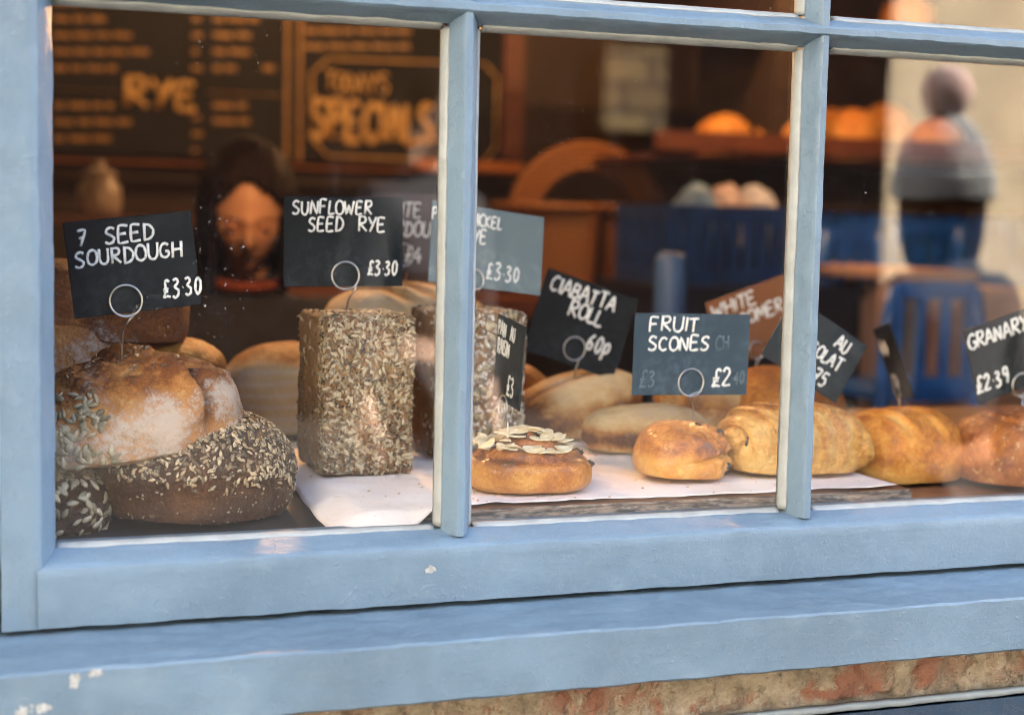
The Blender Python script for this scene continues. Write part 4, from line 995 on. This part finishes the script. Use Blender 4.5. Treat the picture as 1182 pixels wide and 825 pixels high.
for i,(px,mt,lab) in enumerate(((803,BAGB,'pale blue bagged loaf at the left end of the blue crate'),(838,BAGP,'pinkish bagged loaf in the middle of the blue crate'),(872,BAG,'whitish bagged loaf at the right of the blue crate'))):
    c=P(px,235,YX+.12); z0_=zx+.013
    vs,fs=CS(16); m=MB(); hh=c.z-z0_+.045
    m.add([Vector((v.x*.05,v.y*.09,hh/2+v.z*hh/2))+v*.014*noise.noise(v*3+Vector((i*5,0,0))) for v in vs],fs)
    tag(m.build('bagged_loaf',mt,None,True),lab,'bagged bread','bagged loaves in the crate').location=(c.x,c.y,z0_)
# pale blue paper roll
c=P(772,395,1.25); vs=MB(); rr=M_(19,c); hh=P(772,292,1.25).z-1.0
stn=tag(empty('narrow_plinth',(c.x,1.25,0)),'narrow dark plinth hidden below the blue roll','plinth')
MB().box((-.07,-.07,0),(.07,.07,.999)).build('block',WOOD_DARK,stn)
m=MB(); m.lathe([(rr*.3,0),(rr*.97,0),(rr,.006),(rr,hh-.02),(rr*.9,hh-.005),(rr*.6,hh),(rr*.3,hh)],28)
tag(m.build('paper_roll',simple('blue_roll',(.05,.13,.36),.5,.15,10),None,True),'upright blue paper roll behind the ciabatta and scone cards','paper roll').location=(c.x,1.25,1.0)
# pale jar and tins at far left
cj=P(115,250,2.6)
bar=tag(empty('side_shelf',(cj.x,2.6,0)),'low dark side counter at the far left behind the loaves','counter')
MB().box((-.25,-.18,0),(.30,.25,cj.z-.02)).build('carcass',WOOD_DARK,bar); MB().box((-.27,-.2,cj.z-.019),(.32,.27,cj.z-.001)).build('counter_top',WOOD_RED,bar,bevel=.003)
jr=tag(empty('storage_jar',(cj.x,2.6,cj.z)),'pale rounded jar blurred at the far left behind the sourdough card','jar')
JAR=simple('pale_ceramic',(.42,.34,.30),.3,.15,8)
MB().lathe([(.03,0),(.045,.004),(.052,.03),(.05,.07),(.036,.09),(.036,.095)],28).build('body',JAR,jr,True)
MB().lathe([(.04,.0955),(.04,.106),(.014,.114),(.012,.122),(.016,.13),(.004,.135)],24).build('lid',JAR,jr,True)

# ------------------------------------------------------------------ people
def skinmesh(name, joints, links, sub=2):
    """one continuous surface grown round a skeleton: joints = {name:(pos,rx,ry)}"""
    keys=list(joints); me=bpy.data.meshes.new(name+'_skeleton')
    me.from_pydata([joints[k][0] for k in keys],[(keys.index(a),keys.index(b)) for a,b in links],[])
    o=bpy.data.objects.new(name+'_skeleton',me); COL.objects.link(o)
    o.modifiers.new('skin','SKIN'); 
    if not me.skin_vertices:
        bm=bmesh.new(); bm.from_mesh(me); bm.verts.layers.skin.verify(); bm.to_mesh(me); bm.free()
    for i,k in enumerate(keys):
        sv=me.skin_vertices[0].data[i]; sv.radius=joints[k][1:3]; sv.use_root=(i==0)
    s=o.modifiers.new('s','SUBSURF'); s.levels=s.render_levels=sub
    dg=bpy.context.evaluated_depsgraph_get(); dg.update()
    me2=bpy.data.meshes.new_from_object(o.evaluated_get(dg)); bpy.data.objects.remove(o); return me2
SKIN_W=simple('skin_warm',(.50,.27,.18),.5,.08,20,spec=.35)
HAIRM=simple('dark_hair',(.012,.006,.004),.6,.4,80,spec=.12)
def head_verts(n=28,h=.235,w=.150,dp=.19):
    vs,fs=CS(n); out=[]
    for v in vs:                                   # local: face towards -y, centre of head at 0
        p=Vector((v.x*w/2,v.y*dp/2,v.z*h/2))
        lo=sstep(.1,-1,v.z)                        # jaw narrows
        p.x*=1-.32*lo; 
        if v.y<0: p.y*=1-.08*lo
        else: p.y*=1-.35*lo
        fr=sstep(-.2,-.8,v.y)
        X,Z=p.x/(w/2),p.z/(h/2)
        p.y-= .026*fr*math.exp(-(X/.17)**2)*math.exp(-((Z+.22)/.16)**2)      # nose
        p.y-= .012*fr*math.exp(-(X/.12)**2)*math.exp(-((Z+.02)/.22)**2)
        for sx in (-.42,.42): p.y+= .013*fr*math.exp(-((X-sx)/.22)**2)*math.exp(-((Z-.02)/.12)**2)
        p.y-= .006*fr*math.exp(-((Z-.17)/.07)**2)*math.exp(-(X/.6)**2)      # brow
        p.y-= .008*fr*math.exp(-(X/.30)**2)*math.exp(-((Z+.50)/.08)**2)     # lips
        p.y+= .006*fr*math.exp(-(X/.30)**2)*math.exp(-((Z+.51)/.018)**2)
        p.y-= .010*fr*math.exp(-(X/.3)**2)*math.exp(-((Z+.82)/.13)**2)      # chin
        out.append(p)
    return out,fs
def person(loc,rz,label,H=1.65,tilt=0,top=None,trouser=None,skin=None,hair=HAIRM,longhair=True,collar=None,hat=None,arms='fold',turn=0):
    s=H/1.65; root=tag(empty('person',loc,rz),label,'person')
    J={'pelvis':((0,0,.93),.135,.105),'waist':((0,0,1.06),.115,.09),'chest':((0,0,1.24),.14,.10),'nb':((0,.01,1.385),.06,.055),'nk':((0,-.005,1.46),.047,.047),'nt':((0,-.02,1.52),.045,.045)}
    E=[('pelvis','waist'),('waist','chest'),('chest','nb'),('nb','nk'),('nk','nt')]
    for sd,sx in (('l',-1),('r',1)):
        if arms=='fold': el,wr,pm_=(sx*.23,-.02,1.06),(sx*.15,-.23,1.03),(sx*.12,-.30,1.02)
        else: el,wr,pm_=(sx*.235,.02,1.08),(sx*.24,-.03,.84),(sx*.24,-.04,.76)
        J.update({sd+'sh':((sx*.165,.005,1.345),.058,.055),sd+'el':(el,.043,.043),sd+'wr':(wr,.028,.026),sd+'pm':(pm_,.036,.018),
          sd+'hp':((sx*.09,0,.86),.088,.088),sd+'kn':((sx*.10,-.01,.48),.058,.058),sd+'an':((sx*.10,.02,.09),.04,.04),sd+'to':((sx*.11,-.13,.045),.04,.03)})
        E+=[('chest',sd+'sh'),(sd+'sh',sd+'el'),(sd+'el',sd+'wr'),(sd+'wr',sd+'pm'),('pelvis',sd+'hp'),(sd+'hp',sd+'kn'),(sd+'kn',sd+'an'),(sd+'an',sd+'to')]
        d=(Vector(pm_)-Vector(wr)).normalized(); side=d.cross(Vector((0,0,1))) if abs(d.z)<.8 else Vector((0,1,0)); side.normalize(); dn=side.cross(d)
        if dn.z>0: dn=-dn
        for f,(o1,ln) in enumerate(((-.030,.068),(-.010,.08),(.010,.075),(.029,.06))):
            b0=Vector(pm_)+d*.03+side*o1; b1=b0+d*ln*.5+dn*.006; b2=b0+d*ln*.85+dn*.03
            J.update({f'{sd}f{f}a':(tuple(b0),.010,.010),f'{sd}f{f}b':(tuple(b1),.009,.009),f'{sd}f{f}c':(tuple(b2),.0075,.0075)})
            E+=[(sd+'pm',f'{sd}f{f}a'),(f'{sd}f{f}a',f'{sd}f{f}b'),(f'{sd}f{f}b',f'{sd}f{f}c')]
        t0=Vector(pm_)-d*.01-side*.036*sx; t1=t0+d*.03-side*.018*sx+dn*.012
        J.update({sd+'ta':(tuple(t0),.012,.012),sd+'tb':(tuple(t1),.009,.009)}); E+=[(sd+'pm',sd+'ta'),(sd+'ta',sd+'tb')]
    J={k:(tuple(c*s for c in v[0]),v[1]*s,v[2]*s) for k,v in J.items()}
    me=skinmesh('body',J,E,1)
    hv,hf=head_verts(); hc=Vector((0,-.045,1.578))*s
    Rm=Matrix.Rotation(turn,3,'Z')@Matrix.Rotation(tilt,3,'X'); piv=Vector((0,.01,-.09))*s
    def hx(p): return hc+piv+Rm@(p*s-piv)
    bm=bmesh.new(); bm.from_mesh(me); add=[bm.verts.new(hx(p)) for p in hv]
    for f in hf: bm.faces.new([add[i] for i in f])
    for sx in (-1,1):                                       # ears
        ev=[bm.verts.new(hx(Vector((sx*.073+v.x*.010,.012+v.y*.018,-.012+v.z*.032)))) for v in CS(5)[0]]
        for f in CS(5)[1]: bm.faces.new([ev[i] for i in f])
    iris=[]
    for sx in (-1,1):
        ev=[bm.verts.new(hx(Vector((sx*.031,-.079,.002))+v*.0125)) for v in CS(5)[0]]
        for f in CS(5)[1]:
            F_=bm.faces.new([ev[i] for i in f]); F_.material_index=1
    bm.to_mesh(me); bm.free()
    body=link('body',me,[skin or SKIN_W,simple('eyelid',(.32,.15,.10),.5,.1)],root,True)
    def shell(keep,grow,name,mat,ends={}):
        JJ={k:(ends.get(k,J[k][0]),J[k][1]+grow*s,J[k][2]+grow*s) for k in keep}
        return link(name,skinmesh(name,JJ,[(a,b) for a,b in E if a in keep and b in keep],1),mat,root,True)
    shell(['pelvis','waist','chest','nb','nk','lsh','rsh','lel','rel','lwr','rwr'],.022,'jumper',top,ends={'nk':(0,.0,1.478*s)})
    shell(['pelvis','lhp','rhp','lkn','rkn','lan','ran'],.013,'trousers',trouser or top)
    for sd in 'lr':
        JJ={k:(J[k][0],J[k][1]+.012,J[k][2]+.012) for k in (sd+'an',sd+'to')}
        link('shoe',skinmesh('shoe',JJ,[(sd+'an',sd+'to')],2),simple('shoe_leather',(.02,.02,.022),.4),root,True)
    if collar:
        m=MB(); m.tube([Vector((.074*math.cos(q),.0-.070*math.sin(q),1.436-.012*math.sin(q)))*s for q in [2*math.pi*i/30 for i in range(31)]],.011*s,8); m.build('collar',collar,root,True)
    if hair:
        m=MB(); vs,fs=CS(26); keep=[]
        pv=[]
        for v in vs:
            strand=.0025*math.sin(math.atan2(v.x,v.y)*38+3*noise.noise(v*3))
            p=Vector((v.x*(.086+strand),.010+v.y*(.104+strand),.012+v.z*(.122+strand)))
            if v.z<0 and longhair: p.z=.012+v.z*.27*(1-.1*abs(v.x)); p.x*=1+.10*-v.z; 
            # open over the face
            pv.append(hx(p) if not (v.z<0 and longhair) else hx(p))
        ok=lambda v: not (v.y<-.20 and v.z<((.62-.55*v.x*v.x-.25*abs(v.x)) if longhair else .45) and abs(v.x)<(.66 if longhair else .56)) and (v.z>-.97 if longhair else (v.z>-.35+.5*max(0,-v.y)*1.6))
        idx={}; vv=[]; ff=[]
        for f in fs:
            if all(ok(vs[i]) for i in f):
                q=[]
                for i in f:
                    if i not in idx: idx[i]=len(vv); vv.append(pv[i])
                    q.append(idx[i])
                ff.append(q)
        m.add(vv,ff); o=m.build('hair',hair,root,True); sd_=o.modifiers.new('t','SOLIDIFY'); sd_.thickness=.012; sd_.offset=1
    if hat:
        yarn,pom=hat
        hb=empty('_',(0,0,0)); bpy.data.objects.remove(hb)
        m=MB(); n=132; lev=26; vs=[]
        for l in range(lev+1):
            t_=l/lev; z=.012+.215*t_
            rr=.112*(1-t_**3.2*.82) if t_>.28 else .116
            for k in range(n):
                an=2*math.pi*k/n; rib=.0042*math.sin(an*33)*(1 if t_>.28 else 1.3)+.0014*math.sin(z*420)
                r_=rr+rib; vs.append(hx(Vector((r_*.96*math.cos(an),.012+r_*1.08*math.sin(an),z))))
        m.add(vs,[(l*n+k,l*n+(k+1)%n,(l+1)*n+(k+1)%n,(l+1)*n+k) for l in range(lev) for k in range(n)]+[tuple(range(lev*n,(lev+1)*n))])
        o=m.build('bobble_hat',yarn,root,True); sd_=o.modifiers.new('t','SOLIDIFY'); sd_.thickness=.006; sd_.offset=1
        m=MB(); rnd=random.Random(2); c=Vector((0,.012,.280))
        vs2,fs2=CS(22)
        m.add([hx(c+v*(.060+.012*abs(noise.noise(v*9))+rnd.uniform(-.004,.006))) for v in vs2],fs2)
        m.build('pompom',pom,o,True)
    return root
NAVYK=simple('navy_knit',(.012,.016,.036),.8,.25,40)
RUSTK=simple('rust_collar',(.20,.04,.02),.8,.2,60)
BLACKK=simple('dark_trousers',(.02,.02,.024),.8,.2,40)
wp=P(289,262,1.62)
person((wp.x,1.66,0),R(-8),'woman with long dark hair and navy top looking down behind the loaves',H=1.515,tilt=R(20),top=NAVYK,trouser=BLACKK,collar=RUSTK)
# someone in a bobble hat on the pavement, mirrored in the right hand panes
hp_=P(1100,235,1.95)
GREYK=simple('grey_yarn',(.45,.48,.52),.9,.15,200,bump=.002,bscale=500)
POM=simple('pink_brown_pompom',(.80,.60,.58),.95,.25,120)
COATM=simple('dark_coat',(.02,.022,.03),.85,.3,30)
person((hp_.x,-1.95,0),R(-12),'person in a grey bobble hat standing on the pavement, mirrored in the glass',H=1.66*hp_.z/1.585*.998,top=COATM,trouser=BLACKK,hat=(GREYK,POM),hair=HAIRM,longhair=True,arms='down')
p2=P(490,128,3.2)
person((p2.x,-3.2,0),R(150),'person in a dark coat walking past outside, faintly mirrored in the left pane',H=1.80,top=COATM,trouser=BLACKK,longhair=False,arms='down',skin=simple('skin_pale',(.60,.42,.34),.5,.08,20))

# ------------------------------------------------------------------ street outside
struct(MB().box((-40,-3.1,-.14),(40,-.0625,-.002)).build('pavement',simple('paving_stone',(.055,.053,.052),.9,.2,2,bump=.002,spec=.1)))
struct(MB().box((-40,-7.0,-.30),(40,-3.1005,-.13)).build('road',simple('asphalt',(.028,.028,.03),.95,.3,60,bump=.002,bscale=150,spec=.1)))
struct(MB().box((-40,-9.2,-.14),(40,-7.0005,-.002)).build('far_pavement',simple('paving_stone_far',(.05,.048,.045),.9,.2,2,spec=.1)))
struct(MB().box((-250,-250,-.40),(250,250,-.3005)).build('ground',simple('earth',(.12,.11,.09),.9,.2,1)))
YO=-9.2
STONE=simple('sunlit_stone',(.74,.60,.40),.85,.14,1.6)
CREAM=simple('pale_render',(.64,.60,.53),.85,.08,2)
BRDARK=simple('brown_brick',(.008,.006,.006),.95,.35,6,spec=.05)
t=T('yellow_stone_blocks'); b_=t.n('ShaderNodeTexBrick',Vector=t.n('ShaderNodeMapping',Vector=t.obj(),Rotation=(R(90),0,0)).outputs[0],Scale=1,Color1=(.24,.17,.075,1),Color2=(.12,.085,.045,1),Mortar=(.05,.035,.025,1),Mortar_Size=.02,Brick_Width=.42,Row_Height=.2)
YST=t.bsdf(Base_Color=b_.outputs[0],Roughness=.9)
SLATE=simple('slate_roof',(.05,.055,.065),.7,.3,3)
GLZ=simple('dark_window_glass',(.01,.012,.015),.08,.1,4)
def mx_(px,py): q=P(px,py,-YO); return q
def house(x0,x1,h,wallm,label,wins,door=None,trimm=None,extra=None):
    root=tag(empty('terraced_house',((x0+x1)/2,YO,0)),label,'house','houses across the street'); cx=(x0+x1)/2; w_=(x1-x0)/2-.01
    MB().box((-w_,-5,-.1),(w_,0,h)).build('wall',wallm,root)
    m=MB(); m.add([(-w_,.25,h+.002),(w_,.25,h+.002),(w_,-2.5,h+2.2),(-w_,-2.5,h+2.2),(-w_,-5.2,h+.002),(w_,-5.2,h+.002)],[(0,1,2,3),(3,2,5,4),(0,3,4),(1,5,2),(0,4,5,1)]); m.build('roof',SLATE,root)
    for (xa,xb,za,zb_) in wins:
        xa-=cx; xb-=cx
        f=MB(); f.box((xa,.002,za),(xa+.06,.05,zb_)); f.box((xb-.06,.002,za),(xb,.05,zb_)); f.box((xa+.061,.002,za),(xb-.061,.05,za+.06)); f.box((xa+.061,.002,zb_-.06),(xb-.061,.05,zb_)); f.box(((xa+xb)/2-.02,.002,za+.061),((xa+xb)/2+.02,.05,zb_-.061))
        fo=f.build('window',CREAM,root); MB().box((xa+.06,.003,za+.06),(xb-.06,.012,zb_-.06)).build('pane',GLZ,fo)
    if door:
        xa,xb,z=door; MB().box((xa-cx,.002,0),(xb-cx,.05,z)).build('door',simple('dark_door',(.02,.02,.025),.4),root)
    if extra:
        for (xa,xb,za,zb_,mt,nm) in extra: MB().box((xa-cx,.002,za),(xb-cx,.09,zb_)).build(nm,mt,root)
    return root
xa=mx_(1022,200).x; xq0=mx_(692,130).x; xq1=mx_(762,130).x
house(-4.2,xa,5.2,BRDARK,'dark brown brick house across the street with a pale stone panel',[(-3.4,-2.2,1,2.3),(-3.4,-2.2,3.3,4.5),(.6,1.9,3.3,4.5),(4.2,5.2,3.3,4.5)],(-1.6,-.7,2.1),extra=[(xq0,xq1,mx_(720,150).z,mx_(720,55).z,YST,'stone_panel')])
house(xa,xa+9,5.4,STONE,'honey coloured stone house across the street with a dark doorway',[(xa+4,xa+5.4,1,2.3),(xa+4,xa+5.4,3.3,4.5)],None)
WX=-2.3
wing=tag(empty('added_bounce_house',(WX,-6,0)),'unseen white house added at the left to bounce sunlight onto the window','house')  # added out of view as a bright wall lighting the left-facing bevels
MB().box((-6,-3.15,-.1),(0,5.3,6.2)).build('wall',CREAM,wing)
for (ya,za) in ((-2.2,1),(1.2,3.6),(-2.2,3.6)):
    f=MB(); f.box((.002,ya,za),(.05,ya+.06,za+1.3)); f.box((.002,ya+.94,za),(.05,ya+1,za+1.3)); f.box((.002,ya+.061,za),(.05,ya+.939,za+.06)); f.box((.002,ya+.061,za+1.24),(.05,ya+.939,za+1.3))
    fo=f.build('window',CREAM,wing); MB().box((.003,ya+.062,za+.062),(.012,ya+.938,za+1.238)).build('pane',GLZ,fo)
m=MB(); m.add([(.3,-3.3,6.202),(.3,5.3,6.202),(-3,5.3,8),(-3,-3.3,8),(-6.2,-3.3,6.202),(-6.2,5.3,6.202)],[(0,1,2,3),(3,2,5,4),(0,3,4),(1,5,2),(0,4,5,1)]); m.build('roof',SLATE,wing)
# roof of the bakery so that its front stands in shade
rf=tag(empty('bakery_building',(0,4,4.2)),'bakery building with pitched slate roof above the brick front','building')
m=MB(); m.add([(-3.1,-4.3,.003),(4.3,-4.3,.003),(4.3,-1.8,1.6),(-3.1,-1.8,1.6),(-3.1,.5,.003),(4.3,.5,.003)],[(0,1,2,3),(3,2,5,4),(0,3,4),(1,5,2),(0,4,5,1)]); m.build('roof',SLATE,rf)
w=MB(); w.box((x0-.3,y1+.11-4,-4.2),(x1+.3,y1+.3-4,0)); w.box((x0-.31,.16-4,-4.2),(x0-.12,y1+.1-4,0)); w.box((x1+.12,.16-4,-4.2),(x1+.31,y1+.1-4,0)); w.box((4.21,-.06-4,-4.2),(x1+.3,.15-4,0)); w.build('wall',BRDARK,rf)

nb=tag(empty('added_shade_building',(14,3,0)),'unseen brick building added right of the bakery to shade the pavement','building')  # unseen extension of the row, added to keep sun off the near pavement
MB().box((-7.65,-3.0,-.1),(9,1.5,4.2)).build('wall',BRDARK,nb)
m=MB(); m.add([(-7.65,-3.3,4.202),(9,-3.3,4.202),(9,-.5,5.9),(-7.65,-.5,5.9),(-7.65,1.7,4.202),(9,1.7,4.202)],[(0,1,2,3),(3,2,5,4),(0,3,4),(1,5,2),(0,4,5,1)]); m.build('roof',SLATE,nb)
# ------------------------------------------------------------------ lamps of the shop
def pendant(x,y,z,power,label,cat='lamp',r=.05):
    root=tag(empty('pendant_lamp',(x,y,z)),label,cat,'warm pendant lamps in the shop')
    MB().lathe([(.02,.10),(.03,.095),(.11,.0),(.115,-.02),(.112,-.02),(.105,.0),(.028,.085),(.02,.09)],28).build('lamp_shade',simple('enamel_shade',(.03,.03,.03),.4),root,True)
    MB().tube([(0,0,.1),(0,0,zc_-z-.001)],.004,6).build('cord',BLACKK,root,True)
    t=T('lit_bulb'); e=t.n('ShaderNodeEmission',Color=(1,.55,.2,1),Strength=2.5).outputs[0]; t.nt.links.new(e,t.out.inputs[0])
    m=MB(); m.lathe([(.004,-.032),(.02,-.026),(.03,-.005),(.026,.02),(.014,.05),(.012,.08)],16); m.build('bulb',t.m,root,True)
    l=bpy.data.lights.new('pendant_glow','POINT'); l.energy=power; l.color=(1,.50,.19); l.shadow_soft_size=.018
    lo=bpy.data.objects.new('pendant_glow',l); COL.objects.link(lo); lo.parent=root; lo.location=(0,0,-.054)
pendant(wp.x-.02,.88,1.80,2.0,'warm pendant lamp hanging over the dark haired woman')
pendant(.75,3.05,2.30,.9,'warm pendant lamp hanging before the menu board')
pendant(P(680,200,2.4).x,2.35,2.25,2.4,'warm pendant lamp hanging over the wicker baskets')
pendant(P(960,100,2.2).x,2.05,2.35,3.2,'warm pendant lamp hanging before the high bread shelf')
pendant(-.15,3.0,2.30,.8,'warm pendant lamp at the left end of the menu board')

# ------------------------------------------------------------------ daylight
SUN_AZ,SUN_EL=R(65),R(40)      # behind the shop, to the right: the front is in open shade, the far side of the street in sun
sd=Vector((math.sin(SUN_AZ)*math.cos(SUN_EL),math.cos(SUN_AZ)*math.cos(SUN_EL),math.sin(SUN_EL)))
sl=bpy.data.lights.new('sun','SUN'); sl.energy=5; sl.angle=R(.53); sl.color=(1,.87,.70)
so=bpy.data.objects.new('sun',sl); COL.objects.link(so); so.rotation_euler=sd.to_track_quat('Z','Y').to_euler()
w=bpy.data.worlds.new('World'); SC.world=w; w.use_nodes=True; nt=w.node_tree
bgn=nt.nodes['Background']; sk=nt.nodes.new('ShaderNodeTexSky'); sk.sky_type='NISHITA'; sk.sun_disc=False
sk.sun_elevation=SUN_EL; sk.sun_rotation=SUN_AZ; sk.dust_density=2.5; sk.ozone_density=1.0
nt.links.new(sk.outputs[0],bgn.inputs[0]); bgn.inputs[1].default_value=.15
vs_=SC.view_settings; vs_.view_transform='Standard'; vs_.look='None'; vs_.gamma=1; vs_.exposure=3.42; vs_.use_curve_mapping=False
SC.display_settings.display_device='sRGB'
SC.render.engine='CYCLES'; cy=SC.cycles
cy.use_denoising=True; cy.filter_width=1.0
try: cy.denoiser='OPENIMAGEDENOISE'
except Exception: pass
cy.max_bounces=10; cy.diffuse_bounces=5; cy.glossy_bounces=5; cy.transparent_max_bounces=16; cy.sample_clamp_indirect=6; cy.caustics_reflective=False; cy.caustics_refractive=False
